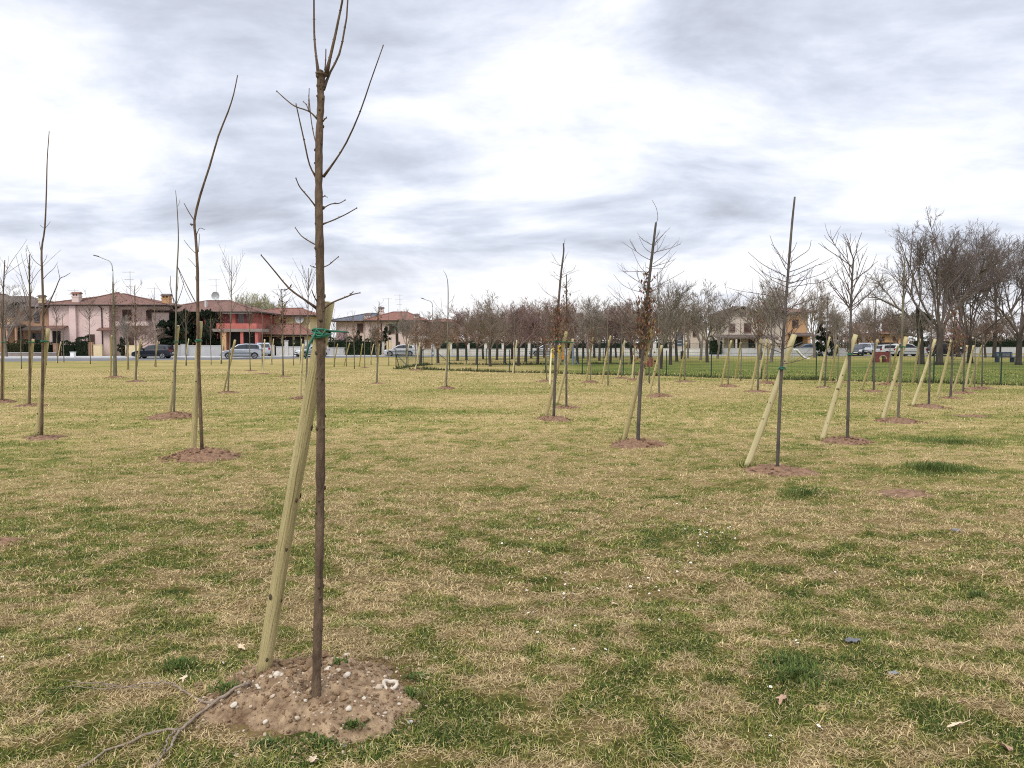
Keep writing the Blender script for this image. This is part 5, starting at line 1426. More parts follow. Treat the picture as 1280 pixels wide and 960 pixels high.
HT = {'round': 6.0, 'open': 7.6, 'mauve': 6.2, 'pale': 7.4}
def measure(o):
    return max(v.co.z for c in o.children for v in c.data.vertices)
for k in PT:
    for o in PT[k]: o['h'] = measure(o)
park = [ # x, base y, top y, kind, label
    (526, 456, 388, 'round', 'bare brown tree right of the white car'), (548, 454, 384, 'open', 'slim bare tree behind the sapling with the curved leader'), (572, 451, 380, 'round', 'bare tree at the right end of the pale pink house'),
    (583, 450, 384, 'mauve', 'purple budding tree above the house end'), (596, 456, 374, 'round', 'bare tree between the purple one and the tall one'), (613, 458, 362, 'open', 'tall bare tree rising above its neighbours at centre left'), (631, 454, 374, 'round', 'first bare tree right of the tall open one'),
    (648, 457, 378, 'mauve', 'mauve tinted tree left of the leafy spike sapling'), (657, 452, 370, 'round', 'dark round crowned tree left of the leafy spike sapling'), (672, 455, 376, 'round', 'round bare tree directly left of the yellow play panel'), (688, 450, 380, 'pale', 'pale bare tree behind the leafy spike sapling'),
    (704, 452, 368, 'round', 'bare tree behind the yellow play panel'), (722, 455, 372, 'round', 'bare tree above the blue play post'), (735, 457, 378, 'pale', 'forked small tree right of the blue play post'), (749, 451, 366, 'open', 'bare tree above the white wall pillar'),
    (763, 454, 380, 'mauve', 'mauve tinted tree left of the tall centre tree'), (776, 450, 372, 'round', 'bare tree touching the left side of the tall centre tree'), (790, 455, 376, 'round', 'bare tree behind the tall centre tree'), (826, 461, 346, 'open', 'big bare tree right of the tall centre tree'),
    (838, 456, 350, 'open', 'bare tree left of the dark notice board'), (846, 452, 368, 'round', 'bare round tree above the notice board'), (884, 453, 348, 'open', 'open vase shaped bare tree right of the notice board'), (876, 450, 362, 'pale', 'pale bare tree left of the vase shaped one'), (897, 448, 380, 'pale', 'pale bare tree at the left of the gable house'),
    (951, 450, 352, 'pale', 'bare tree hiding the right edge of the gable house'), (964, 453, 346, 'pale', 'bare tree before the terracotta house roof'), (1018, 447, 346, 'pale', 'pale bare tree above the dark conifer'), (1042, 449, 378, 'pale', 'pale bare tree right of the dark conifer'),
    (1060, 446, 386, 'round', 'low brown tree left of the parked cars'), (1078, 444, 376, 'pale', 'faint bare tree above the parked cars'), (1100, 445, 382, 'round', 'brown tree behind the red arch panel'), (1120, 443, 388, 'round', 'brown tree above the white car at right'), (1140, 444, 384, 'pale', 'bare tree left of the pollarded one'),
    (1205, 450, 400, 'round', 'low brown crowned tree between the big trunks'), (1190, 449, 388, 'round', 'rusty low tree beside the biggest trunk'), (1232, 447, 392, 'round', 'low brown tree right of the double trunk'), (1250, 446, 386, 'round', 'brown tree above the blue bench'), (1290, 447, 384, 'round', 'brown tree at the right edge'),
    (604, 449, 382, 'round', 'brown tree filling the gap left of the tall open one'), (621, 450, 380, 'round', 'brown tree just behind the tall open one'), (640, 449, 380, 'round', 'brown tree behind the mauve one at left'), (664, 448, 380, 'round', 'distant brown tree left of the yellow panel'),
    (680, 447, 384, 'mauve', 'distant mauve tree left of the yellow panel'), (697, 448, 378, 'round', 'distant brown tree straight behind the yellow panel'), (714, 448, 378, 'round', 'distant brown tree behind the blue post'), (729, 448, 380, 'round', 'distant brown tree right of the blue post'), (743, 447, 376, 'round', 'distant brown tree above the bright wall'),
    (757, 448, 378, 'round', 'distant brown tree left of the mauve tinted one'), (770, 447, 380, 'round', 'distant brown tree right of the mauve tinted one'), (800, 448, 372, 'round', 'distant brown tree right of the tall centre tree'), (814, 448, 370, 'pale', 'distant pale tree right of the tall centre tree'), (860, 448, 376, 'pale', 'distant pale tree right of the notice board'), 
    (508, 447, 384, 'pale', 'faint bare tree beside the red roofed wing'), (471, 447, 404, 'pale', 'small bare tree before the pale pink house'), (8, 447, 352, 'pale', 'faint bare tree over the brick house roof'), (158, 447, 392, 'pale', 'bare tree before the pink house upper windows'), (176, 447, 396, 'round', 'brown tree before the pink house garage')]
used = set()
for i, (x, yb, yt, kd, lab) in enumerate(park):
    p = PT[kd][i % 2]; c = copy_tree(p); b = G(x, yb); hh = EYE + (430 - yt) * b.y / F
    s_ = hh / p['h']; rng = random.Random(i); c.location = b; c.scale = (s_ * rng.uniform(1.05, 1.3), s_ * rng.uniform(1.05, 1.3), s_); c.rotation_euler = (0, 0, rng.uniform(0, 6.28))
    tag(c, lab, 'tree', 'bare trees behind the field')
for l_ in PT.values():
    for o in l_: kill(o)

def big(px, py, lab, TB, tm='bark_dark', cm='twig_big', rz=0.0, name='bare_tree', extra=None, top=270):
    b = G(px, py); o = tree_obj(name, TB, tm, cm, extra); o.location = b; q_ = (EYE + (430 - top) * b.y / F) / measure(o); o.scale = (q_, q_, q_); o.rotation_euler = (0, 0, rz); tag(o, lab, 'tree', 'tall bare trees at right'); return o
big(1174, 456, 'tallest bare tree with thick trunk at right', grow_tree(3, 13.2, .29, 3.0, 9, .95, 5, [0, 6, 5, 5, 4], .0085, .30, (.0, 0), .02, .58, .085, (42, 72), fmin=.38), top=264)
big(1214, 454, 'bare tree with several stems right of the biggest trunk', grow_tree(5, 12.6, .15, 2.2, 5, 1.0, 5, [0, 6, 5, 5, 3], .0085, .25, (.05, 0), .05, .58, .085, (36, 66), 3, fmin=.38), top=276)
big(1273, 456, 'dark bare tree at the right edge of the photo', grow_tree(8, 12.4, .28, 3.0, 9, 1.0, 5, [0, 6, 5, 5, 4], .0085, .28, (-.02, 0), .02, .58, .085, (38, 68), fmin=.38), top=278)
big(1243, 447, 'distant dense bare tree between the right trunks', grow_tree(12, 14.0, .2, 3.0, 8, .95, 5, [0, 5, 5, 5, 3], .013, .3, (0, 0), .03, .6, .085, (38, 70), fmin=.35), top=284)
big(1198, 446, 'distant bare tree behind the tallest one', grow_tree(14, 14.0, .2, 3.0, 8, .9, 5, [0, 5, 5, 5, 3], .013, .3, (0, 0), .02, .6, .085, (42, 72), fmin=.35), top=286)
# pollarded tree: cut stem and two long sideways limbs
b = G(1151, 455); root = empty('pollarded_tree', b); tag(root, 'pollarded tree with cut stub and drooping side limbs', 'tree', 'tall bare trees at right'); Yp = b.y
mb = MB(); tp = smooth_pts([b - Vector((0, 0, .1)), H(1151, 440, Yp), H(1150, 415, Yp), H(1148.5, 404, Yp), H(1147, 393, Yp), H(1147, 381.5, Yp)], 16)
mb.tube(tp, [lerp(.30, .10, i / (len(tp) - 1)) for i in range(len(tp))], 9); mb.build('trunk', M['bark_dark'], root, b, smooth=True)
B = MB(); rng = random.Random(2)
for pxs, r0 in (([(1149, 409), (1141, 402), (1133, 393), (1122, 385), (1108, 378), (1096, 372), (1086, 372)], .13), ([(1133, 393), (1118, 394), (1105, 399), (1097, 404), (1088, 414)], .08), ([(1149, 408), (1155, 400), (1159, 394), (1163, 392)], .09), ([(1122, 385), (1112, 370), (1104, 362), (1098, 352)], .06), ([(1147, 421), (1138, 419), (1130, 419), (1126, 417)], .08)):
    k = len(pxs) - 1; dy = rng.uniform(-2, 2); pts = smooth_pts([H(x, y, Yp + dy * i / k) for i, (x, y) in enumerate(pxs)], 14); n = len(pts) - 1
    B.tube(pts, [lerp(r0, .03, i / n) for i in range(n + 1)], 6)
    if r0 != .08 or True:
        for q in range(46 if r0 < .085 or r0 > .1 else 8):
            i = rng.randint(n // 4, n); twig(B, pts[i], Vector((rng.gauss(-.4, .8), rng.gauss(0, .8), rng.uniform(-.1, 1.2))), rng.uniform(.7, 1.9), .018, rng, .15, 4, 3, 5, wob=.12)
B.build('crown', M['twig_grey'], root, b)

# pale green poplars behind the red and yellow houses
for i, (x, yt) in enumerate(((289, 372), (302, 367), (315, 363), (327, 364), (339, 368), (350, 376))):
    TB = grow_tree(40 + i, 9.5, .16, 2.2, 6, .65, 4, [0, 7, 7, 4], .03, .5, elev=(55, 80)); o = tree_obj('poplar', TB, 'bark_grey', 'twig_green'); z_ = EYE + (430 - yt) * 150 / F
    p = H(x, 430, 150); o.location = (p.x, 150, 0); s_ = z_ / measure(o); o.scale = (s_ * .95, s_ * .95, s_)
    tag(o, 'pale green budding tree behind the roofs, ' + ('far left one', 'second from its left', 'tallest at its middle', 'just right of the tallest', 'second from its right', 'lowest at its right end')[i], 'tree', 'poplars behind the roofs')

# evergreens: clumps of leaf cards around a branching core
def evergreen(name, px, d, yt, yb, wpx, lab, cols, n=2600, shape='column', size=.16, z0=.0, trunk=True, cat='tree', seed=1):
    k = d / F; p = H(px, 430, d); H_ = EYE + (430 - yt) * k; zb = EYE + (430 - yb) * k; W_ = wpx * k / 2
    root = empty(name, (p.x, d, z0)); tag(root, lab, cat); rng = random.Random(seed); mb = MB(); mb.c = (0, 0, 0)
    cl = []
    for q in range(46):
        t = rng.random() ** .9
        prof = {'column': (1 - t ** 3) ** .5 * .9 + .1, 'cone': (1 - t) ** .8 + .04, 'round': math.sin(math.pi * min(1, .12 + t * .88)) ** .6, 'umbrella': .4 + .6 * math.sin(math.pi * min(1, .25 + t * .7))}[shape]
        a = rng.uniform(0, 6.283); rr = W_ * prof * rng.random() ** .45 * .85
        cl.append((Vector((math.cos(a) * rr, math.sin(a) * rr, lerp(zb, H_, t))), W_ * rng.uniform(.2, .38) * (1 if shape != 'cone' else max(.3, 1 - t)), rng.uniform(.7, 1.25)))
    for q in range(n):
        c, r_, v = rng.choice(cl); dd = Vector((rng.gauss(0, 1), rng.gauss(0, 1), rng.gauss(0, .8))).normalized() * r_ * rng.random() ** .35
        cc = rng.choice(cols); v2 = v * rng.uniform(.75, 1.2); mb.c = tuple(x * v2 for x in cc); leaf_card(mb, c + dd, size * rng.uniform(.6, 1.3), rng)
    mb.build('crown', M['leafatt'], root)
    t = MB(); t.tube([(0, 0, -.1), (.03, 0, H_ * .4), (0, 0, H_ * .86)], [.14, .10, .03], 7)
    for q in range(10):
        c = rng.choice(cl)[0]; t.tube([(0, 0, min(c.z, H_ * .8) * .75), tuple(c * .55 + Vector((0, 0, c.z * .4))), tuple(c)], [.05, .03, .012], 4)
    t.build('trunk', M['bark_dark'], root); return root
DK = [(.022, .036, .018), (.03, .046, .022), (.016, .026, .015)]
for i, (x, yt, w_) in enumerate(((205, 402, 20), (218, 394, 20), (231, 389, 22), (245, 391, 22), (258, 388, 22), (270, 392, 20))):
    evergreen('evergreen_tree', x, 100.5 + (i % 2), yt, 438, w_, ('lowest dark evergreen at the left end of the screen', 'dark evergreen second from the left in the screen', 'dark evergreen left of the bent sapling', 'dark evergreen right behind the bent sapling', 'tallest dark evergreen of the screen', 'dark evergreen at the right end of the screen')[i], DK, 2000, 'column', .19, seed=i)
evergreen('conifer', 1026, 104, 374, 445, 20, 'pointed dark conifer right of the terracotta house', DK, 3000, 'cone', .2, seed=20)
evergreen('conifer', 1040, 108, 392, 445, 16, 'lower dark conifer right of the pointed one', DK, 1800, 'column', .2, seed=21)
evergreen('umbrella_pine', 1118, 170, 398, 412, 34, 'rounded pine above the low orange house', DG_, 1500, 'umbrella', .34, seed=22)
evergreen('umbrella_pine', 1150, 165, 393, 414, 34, 'rounded dark pine behind the pollarded tree', DG_, 1500, 'umbrella', .34, seed=23)
evergreen('magnolia', 430, 108.5, 415, 437, 24, 'pink blossoming shrub above the hedge', [(.50, .36, .36), (.42, .29, .30), (.22, .17, .15)], 1500, 'round', .10, seed=24, cat='shrub')
evergreen('shrub', 447, 109, 413, 437, 12, 'dark shrub below the pale pink house window', DK, 900, 'column', .13, seed=25, cat='shrub')
evergreen('shrub', 467, 108.5, 410, 437, 13, 'brown pointed shrub before the pale pink house', [(.09, .07, .05), (.07, .06, .045)], 900, 'cone', .13, seed=26, cat='shrub')
evergreen('shrub', 483, 113, 410, 438, 14, 'dense dark shrub left of the palm', DK, 1000, 'round', .14, seed=27, cat='shrub')
evergreen('shrub', 152, 99, 422, 444, 10, 'green shrub at the pink house garage', DG_, 700, 'round', .12, seed=28, cat='shrub')
BR = [(.15, .11, .085), (.185, .14, .11), (.12, .09, .07)]; refs = ('left of the tall open tree', 'below the tall open tree', 'right of the tall open tree', 'left of the yellow panel', 'behind the yellow panel', 'behind the blue play post', 'behind the second wall pillar', 'behind the third wall pillar', 'left of the tall centre tree', 'behind the tall centre tree', 'left of the notice board')
for i, x in enumerate((602, 622, 644, 668, 692, 716, 740, 762, 784, 806, 832)):
    evergreen('shrub', x, 119 + (i % 3), 408 + (i * 5) % 7, 440, 30, 'rusty leafless shrub beyond the wall ' + refs[i], BR, 700, 'round', .13, seed=40 + i, cat='shrub')
for i, (x, yt, w_, lb) in enumerate(((1052, 406, 26, 'brown shrub mass right of the lower conifer'), (1072, 402, 28, 'brown shrub mass above the dark parked car'), (1092, 408, 24, 'low brown shrub mass beside the low orange house'), (1172, 402, 30, 'brown thicket behind the tallest tree trunk'), (1206, 394, 34, 'brown thicket left of the many stemmed tree'), (1232, 392, 34, 'tall brown thicket right of the many stemmed tree'), (1258, 394, 34, 'brown thicket behind the blue bench'), (1284, 396, 34, 'brown thicket at the right photo edge'))):
    evergreen('shrub', x, 132 + (i % 2) * 2, yt, 441, w_, lb, BR, 1100, 'round', .15, seed=60 + i, cat='shrub')
# palm
p = H(496, 430, 114); root = empty('palm_tree', (p.x, 114, 0)); tag(root, 'drooping palm in the pale pink house garden', 'palm'); rng = random.Random(6)
mb = MB(); mb.tube([(0, 0, 0), (.05, 0, 2), (0, 0, 4.1)], [.24, .2, .22], 8); mb.build('trunk', M['bark_dark'], root); mb = MB(); mb.c = (.05, .065, .04)
for k in range(26):
    a = rng.uniform(0, 6.283); e = rng.uniform(-.3, 1.2); d = Vector((math.cos(a) * math.cos(e), math.sin(a) * math.cos(e), math.sin(e))); q = Vector((0, 0, 4.1)); pts = [q.copy()]
    for j in range(6): d = (d + Vector((0, 0, -.22))).normalized(); q = q + d * .3; pts.append(q.copy())
    mb.tube(pts, .02, 3)
    for j in range(1, 7):
        s_ = d.cross(Vector((0, 0, 1))).normalized()
        for sg in (-1, 1):
            for w_ in (0, .5):
                o_ = pts[j - 1].lerp(pts[j], w_); e_ = o_ + s_ * sg * .32 + Vector((0, 0, -.18)); mb.add([o_, o_ + (pts[j] - pts[j - 1]) * .3, e_], [(0, 1, 2)])
mb.build('fronds', M['leafatt'], root)

# far wood closing the horizon
mb = MB(); rng = random.Random(3)
for k in range(420):
    a = rng.uniform(-.95, .95); d = rng.uniform(215, 300); x = math.tan(a) * d
    hgt = (6.5 + 3 * math.sin(a * 9) + 1.5 * math.sin(a * 23)) * rng.uniform(.7, 1.15)
    mb.tube([(x, d, -.2), (x + rng.gauss(0, .3), d, hgt * .5), (x + rng.gauss(0, .5), d, hgt * .9)], [.16, .1, .04], 4, cap=False)
    for q in range(26):
        z = rng.uniform(.15, .85) * hgt; aa = rng.uniform(0, 6.283); l_ = rng.uniform(1.0, 2.6); e_ = rng.uniform(.3, 1.3)
        p1 = Vector((x + math.cos(aa) * math.cos(e_) * l_ * .6, d + math.sin(aa) * l_ * .5, z + math.sin(e_) * l_ * .55)); p2 = p1 + Vector((math.cos(aa) * math.cos(e_) * l_ * .3, 0, math.sin(e_) * l_ * .5))
        mb.tube([(x, d, z), p1, p2], [.06, .045, .03], 3, cap=False)
        mb.tube([p1, p1 + Vector((rng.gauss(0, .6), 0, rng.uniform(.3, 1.1)))], [.04, .025], 3, cap=False)
for k in range(15000):
    a = rng.uniform(-.95, .95); d = rng.uniform(225, 280); x = math.tan(a) * d
    hgt = (5.2 + 2.2 * math.sin(a * 9) + 1.2 * math.sin(a * 23) + 1.0 * math.sin(a * 61)); z = hgt * rng.random() ** 1.3
    leaf_card(mb, Vector((x, d, z)), rng.uniform(.25, .6), rng)
tag(mb.build('far_wood', M['twig_grey']), 'far brown wood along the horizon', 'wood', None, 'stuff')

# ------------------------------------------------------------------ cars
def make_car(paint, kind, loc, heading, label):
    """front towards local +x"""
    root = empty('parked_car', loc, heading); tag(root, label, 'car', 'cars parked along the street')
    P = {'hatch': dict(L=4.15, W=1.76, low=[(-2.05, .42), (-2.07, .75), (-1.98, .98), (-1.0, .98), (.2, .96), (1.0, .93), (1.62, .84), (1.98, .70), (2.07, .52), (2.05, .32), (1.75, .22), (-1.8, .22)], up=[(-1.98, .985), (-1.78, 1.38), (-1.35, 1.50), (-.4, 1.53), (.22, 1.46), (1.02, .935)], wx=(1.28, -1.28), wr=.32),
         'mpv': dict(L=4.4, W=1.8, low=[(-2.15, .42), (-2.2, .8), (-2.14, 1.02), (-1.0, 1.02), (.3, 1.0), (1.2, .95), (1.8, .85), (2.12, .68), (2.2, .5), (2.16, .3), (1.85, .22), (-1.9, .22)], up=[(-2.14, 1.025), (-1.98, 1.48), (-1.6, 1.60), (-.4, 1.64), (.35, 1.55), (1.25, .955)], wx=(1.36, -1.34), wr=.32),
         'suv': dict(L=4.4, W=1.84, low=[(-2.12, .5), (-2.18, .85), (-2.1, 1.06), (-1.0, 1.06), (.3, 1.04), (1.1, 1.02), (1.85, .95), (2.12, .8), (2.2, .6), (2.15, .38), (1.85, .28), (-1.9, .28)], up=[(-2.1, 1.065), (-1.82, 1.5), (-1.4, 1.64), (-.3, 1.66), (.3, 1.58), (1.1, 1.025)], wx=(1.34, -1.32), wr=.36)}[kind]
    hw = P['W'] / 2; mb = MB()
    lo = P['low']; up = P['up']; n = len(lo)
    def wl(x): return hw * (1 - .10 * (abs(x) / 2.2) ** 4)
    V_ = [(x, -wl(x) * (.96 if z < .35 else 1), z) for x, z in lo] + [(x, wl(x) * (.96 if z < .35 else 1), z) for x, z in lo]
    mb.add(V_, [tuple(range(n)), tuple(range(2 * n - 1, n - 1, -1))] + [((i + 1) % n, i, i + n, (i + 1) % n + n) for i in range(n)])
    m = len(up)
    def wu(z): return hw * (.97 - .17 * max(0, (z - up[0][1])) / .6)
    U = [(x, -wu(z), z) for x, z in up] + [(x, wu(z), z) for x, z in up]
    mb.add(U, [tuple(range(m)), tuple(range(2 * m - 1, m - 1, -1))] + [(i + 1, i, i + m, i + 1 + m) for i in range(m - 1)])
    bd = mb.build('body', M['paint_' + paint], root)
    bv = bd.modifiers.new('bevel', 'BEVEL'); bv.width = .045; bv.segments = 2; bv.limit_method = 'ANGLE'; bv.angle_limit = R(20)
    # glass
    def inset(pts, k):
        c = sum((Vector(p) for p in pts), Vector()) / len(pts); return [Vector(p).lerp(c, k) for p in pts]
    for nm, (i, j) in (('windscreen', (4, 5)), ('rear_window', (0, 1))):
        q = inset([U[i], U[j], U[j + m], U[i + m]], .10); nrm = (q[1] - q[0]).cross(q[3] - q[0]).normalized()
        if nrm.x * (1 if nm == 'windscreen' else -1) < 0: nrm = -nrm
        g = MB(); g.add([p + nrm * .012 for p in q], [(0, 1, 2, 3)]); g.build(nm, M['car_glass'], root)
    for sg in (-1, 1):
        b0 = up[0][1] + .05; zt_ = up[2][1] - .07
        xs = [(up[0][0] + .30, b0), (up[1][0] + .22, up[1][1] - .05), (up[2][0] + .12, zt_), (up[3][0], zt_ + .02), (up[4][0] - .08, up[4][1] - .09), (up[5][0] - .22, b0)]
        g = MB(); g.add([(x, sg * (wu(z) + .012), z) for x, z in xs], [tuple(range(6))]); sw = g.build('side_window', M['car_glass'], root)
        pl = MB(); xm = (up[2][0] + up[4][0]) / 2 + .1
        for xx in (xm, xm - 1.0): pl.add([(xx - .04, sg * (wu(b0) + .018), b0), (xx + .04, sg * (wu(b0) + .018), b0), (xx + .04, sg * (wu(zt_) + .018), zt_), (xx - .04, sg * (wu(zt_) + .018), zt_)], [(0, 1, 2, 3)])
        pl.build('door_pillar', M['trim'], sw)
        g = MB(); g.box(-1.55, 1.6, sg * hw * .985 - .012, sg * hw * .985 + .012, .22, .34); 
        g.box(-1.3, 1.0, sg * hw - .01, sg * hw + .012, .60, .645); g.build('side_moulding', M['trim'], root)
        g = MB(); g.box(up[5][0] - .32, up[5][0] - .18, sg * hw + sg * .005 - .0, sg * (hw + .19), up[0][1] + .02, up[0][1] + .17); g.build('mirror', M['paint_' + paint], root)
        g = MB(); x0 = P['L'] / 2; g.box(x0 - .32, x0 - .08, sg * hw * .62 - .2, sg * hw * .62 + .2, .66, .80) if False else g.add([(x0 - .45, sg * hw * .93, .72), (x0 - .12, sg * hw * .80, .66), (x0 - .08, sg * hw * .45, .66), (x0 - .16, sg * hw * .45, .79), (x0 - .5, sg * hw * .90, .84), (x0 - .3, sg * hw * .82, .80)], [(0, 1, 5, 4), (1, 2, 3, 5), (4, 5, 3)]); g.v = [(a + .05, b * 1.03, c + .035) for a, b, c in g.v]; g.build('headlight', M['lamp_clear'], root)
        g = MB(); g.box(-x0 - .0, -x0 + .16, sg * hw * .78 - .13, sg * hw * .78 + .13, .78, 1.0); g.build('tail_light', M['lamp_red'], root)
        for wx in P['wx']:
            r_ = P['wr']; w = empty('wheel', (wx, sg * (hw - .1), r_)); w.parent = root
            a = MB(); ring = lambda rr, y: [(math.cos(k * .3142) * rr, y, math.sin(k * .3142) * rr) for k in range(20)]
            a.add(ring(r_, -.11) + ring(r_, .11), [(k, (k + 1) % 20, 20 + (k + 1) % 20, 20 + k) for k in range(20)] + [tuple(range(20)), tuple(range(39, 19, -1))]); a.build('tyre', M['tyre'], w)
            a = MB(); y = sg * .116
            for s_ in range(5):
                t = s_ * 1.2566; pts = [(.0, 0), (r_ * .64 * math.cos(t - .25), r_ * .64 * math.sin(t - .25)), (r_ * .66 * math.cos(t), r_ * .66 * math.sin(t)), (r_ * .64 * math.cos(t + .25), r_ * .64 * math.sin(t + .25))]
                a.add([(px_, y, pz_) for px_, pz_ in pts], [(0, 1, 2, 3)])
            a.add(ring(r_ * .68, y + sg * .003) + ring(r_ * .58, y + sg * .003), [(k, (k + 1) % 20, 20 + (k + 1) % 20, 20 + k) for k in range(20)]); a.build('rim', M['rim'], w)
            a = MB(); a.add([(wx + math.cos(k * .2244) * (r_ + .07), sg * (hw + .004 - .035 * 0), r_ + math.sin(k * .2244) * (r_ + .07)) for k in range(15)], [tuple(range(15))]); a.build('wheel_arch', M['trim'], root)
            w.location = (wx, sg * (hw - .095), r_)
    g = MB(); x0 = P['L'] / 2; g.box(x0 - .06, x0 + .03, -hw * .7, hw * .7, .30, .44); g.box(x0 - .1, x0 + .012, -hw * .4, hw * .4, .52, .62); g.build('grille', M['trim'], root)
    for x_, z_ in ((x0 + .032, .47), (-x0 - .03, .62)):
        g = MB(); g.box(x_ - .01, x_ + .012, -.26, .26, z_ - .055, z_ + .055); g.build('number_plate', M['plate'], root)
    return root
def car_at(px, d, **k):
    p = H(px, 430, d); return make_car(loc=(p.x, d, k.pop('z', .006)), **k)
PI = math.pi
car_at(191.5, 87.2, paint='navy', kind='hatch', heading=PI + .06, label='dark navy hatchback before the evergreen screen')
car_at(302, 86.6, paint='silver', kind='mpv', heading=PI + .30, label='silver estate car with a dark stripe before the red house')
car_at(328, 98.5, paint='silver', kind='mpv', heading=PI / 2 + .35, z=.13, label='silver people carrier seen from behind at the red porch')
car_at(389, 97.5, paint='white', kind='hatch', heading=PI + .75, label='white car half hidden by the thick stake')
car_at(500, 103.5, paint='white', kind='hatch', heading=PI + .1, label='white car parked by the tan gate pillar')
car_at(683, 103.5, paint='silver', kind='mpv', heading=PI, label='pale car behind the yellow play panel')
car_at(1006, 116, paint='steel_blue', kind='hatch', heading=PI, z=.1, label='blue grey car under the terracotta house porch')
car_at(1071, 108, paint='dark_grey', kind='hatch', heading=PI + 1.1, label='dark grey car at the left of the right hand row')
car_at(1081, 111, paint='white', kind='suv', heading=PI + 1.2, z=.1, label='pale car second in the right hand row')
car_at(1090, 115, paint='steel_blue', kind='suv', heading=PI + 1.2, z=.1, label='steel blue car third in the right hand row')
car_at(1116, 104, paint='white', kind='hatch', heading=.1, label='white car just right of the red arch panel')
car_at(1134, 104, paint='white', kind='suv', heading=.05, label='white car left of the pollarded trunk')
car_at(1182, 106, paint='black', kind='suv', heading=.05, label='black car behind the biggest trunk')

# ------------------------------------------------------------------ street lamps
def lamp(px, d, yt, arm_px, label, r=.07, headlen=.8):
    k = d / F; p = H(px, 430, d); zt = EYE + (430 - yt) * k; ax = arm_px * k
    root = empty('street_lamp', (p.x, d, 0)); tag(root, label, 'street lamp', 'street lamps')
    mb = MB(); mb.tube([(0, 0, -.1), (0, 0, zt * .45), (0, 0, zt * .8), (0, 0, zt * .86)], [r * 1.3, r, r * .75, r * .7], 10); mb.tube([(0, 0, 0), (0, 0, .5)], r * 1.7, 10); mb.build('pole', M['metal_grey'], root, smooth=True)
    pts = smooth_pts([Vector((0, 0, zt * .86)), Vector((ax * .04, 0, zt * .92)), Vector((ax * .2, 0, zt * .96)), Vector((ax * .5, 0, zt * .98)), Vector((ax * .78, 0, zt))], 14)
    mb = MB(); mb.tube(pts, [r * .7] + [r * .6] * (len(pts) - 1), 8); mb.build('arm', M['metal_grey'], root, smooth=True)
    mb = MB(); e = pts[-1]; dx = ax * .26; mb.add([(e.x + .05, -.12, e.z - .06), (e.x + dx, -.16, e.z + .08), (e.x + dx, .16, e.z + .08), (e.x + .05, .12, e.z - .06), (e.x + .05, -.10, e.z + .05), (e.x + dx, -.1, e.z + .17), (e.x + dx, .1, e.z + .17), (e.x + .05, .10, e.z + .05)], [(0, 3, 2, 1), (4, 5, 6, 7), (0, 1, 5, 4), (1, 2, 6, 5), (2, 3, 7, 6), (3, 0, 4, 7)])
    mb.build('lamp_head', M['metal_dark'], root)
lamp(143.2, 80, 321.5, -22, 'tall grey street lamp before the pink house', .09)
lamp(541, 104, 374, -14, 'slim street lamp before the pale pink house end', .08)

# ------------------------------------------------------------------ play equipment and street furniture in the enclosure
b = G(1101, 453); root = empty('tunnel_toy', b, .0); tag(root, 'red play panel with an arched tunnel opening', 'play panel')
W_, Hh = 1.15, .92; mb = MB(); out = [(-W_ / 2, 0), (-W_ / 2, Hh), (W_ / 2, Hh), (W_ / 2, 0)]; arch = [(.27 * math.cos(t), .30 + .27 * math.sin(t)) for t in [k * PI / 12 for k in range(13)]]
for y in (-.35, .35):
    mb = MB()
    poly = [(W_ / 2, 0), (W_ / 2, Hh), (-W_ / 2, Hh), (-W_ / 2, 0), (-.27, 0)] + arch[::-1] + [(.27, 0)]
    mb.prism(poly, y - .04, y + .04)
    mb.build('panel', M['play_red'], root)
mb = MB()
for k in range(12):
    a, c = arch[k], arch[k + 1]; mb.add([(a[0], -.309, a[1]), (c[0], -.309, c[1]), (c[0], .309, c[1]), (a[0], .309, a[1])], [(0, 1, 2, 3)])
    mb.add([(a[0] * 1.28, -.394, .3 + (a[1] - .3) * 1.28), (c[0] * 1.28, -.394, .3 + (c[1] - .3) * 1.28), (c[0], -.394, c[1]), (a[0], -.394, a[1])], [(0, 1, 2, 3)])
mb.build('arch_lining', M['pebble_tan'], root)
b = G(1256, 453); root = empty('bench', b, .05); tag(root, 'dark blue bench at the far right of the enclosure', 'bench')
for nm, bx in (('seat', (-.8, .8, -.25, .2, .42, .47)), ('backrest', (-.8, .8, .2, .25, .52, .88))):
    mb = MB()
    if nm == 'seat':
        for q in range(4): mb.box(bx[0], bx[1], -.25 + q * .115, -.15 + q * .115, .42, .46)
    else:
        for q in range(4): mb.box(bx[0], bx[1], .2, .24, .48 + q * .11, .575 + q * .11)
    mb.build(nm, M['bench_blue'], root)
for x in (-.68, .68): mb = MB(); mb.box(x - .04, x + .04, -.24, .2, 0, .415); mb.box(x - .04, x + .04, .245, .29, 0, .92); mb.build('leg', M['bench_blue'], root)
b = G(697, 456); root = empty('climbing_frame', b); tag(root, 'yellow and orange play panel between posts', 'climbing frame')
for nm, m, bx in (('panel', 'play_yellow', (-.52, -.28, .50, 1.55)), ('panel', 'play_yellow', (.02, .30, .45, 1.55)), ('panel', 'play_orange', (.31, .48, .42, 1.38))):
    mb = MB(); mb.prism([(bx[0], bx[2]), (bx[1], bx[2]), (bx[1], bx[3] - .08), ((bx[0] + bx[1]) / 2, bx[3]), (bx[0], bx[3] - .08)], -.03, .03); mb.build(nm, M[m], root)
for x in (-.56, -.02, .52): mb = MB(); mb.tube([(x, .08, -.05), (x, .08, 1.62)], .045, 8); mb.build('post', M['metal_grey'], root)
for z_ in (.35, 1.15): mb = MB(); mb.box(-.515, .475, .05, .11, z_, z_ + .065); mb.build('rail', M['metal_grey'], root)
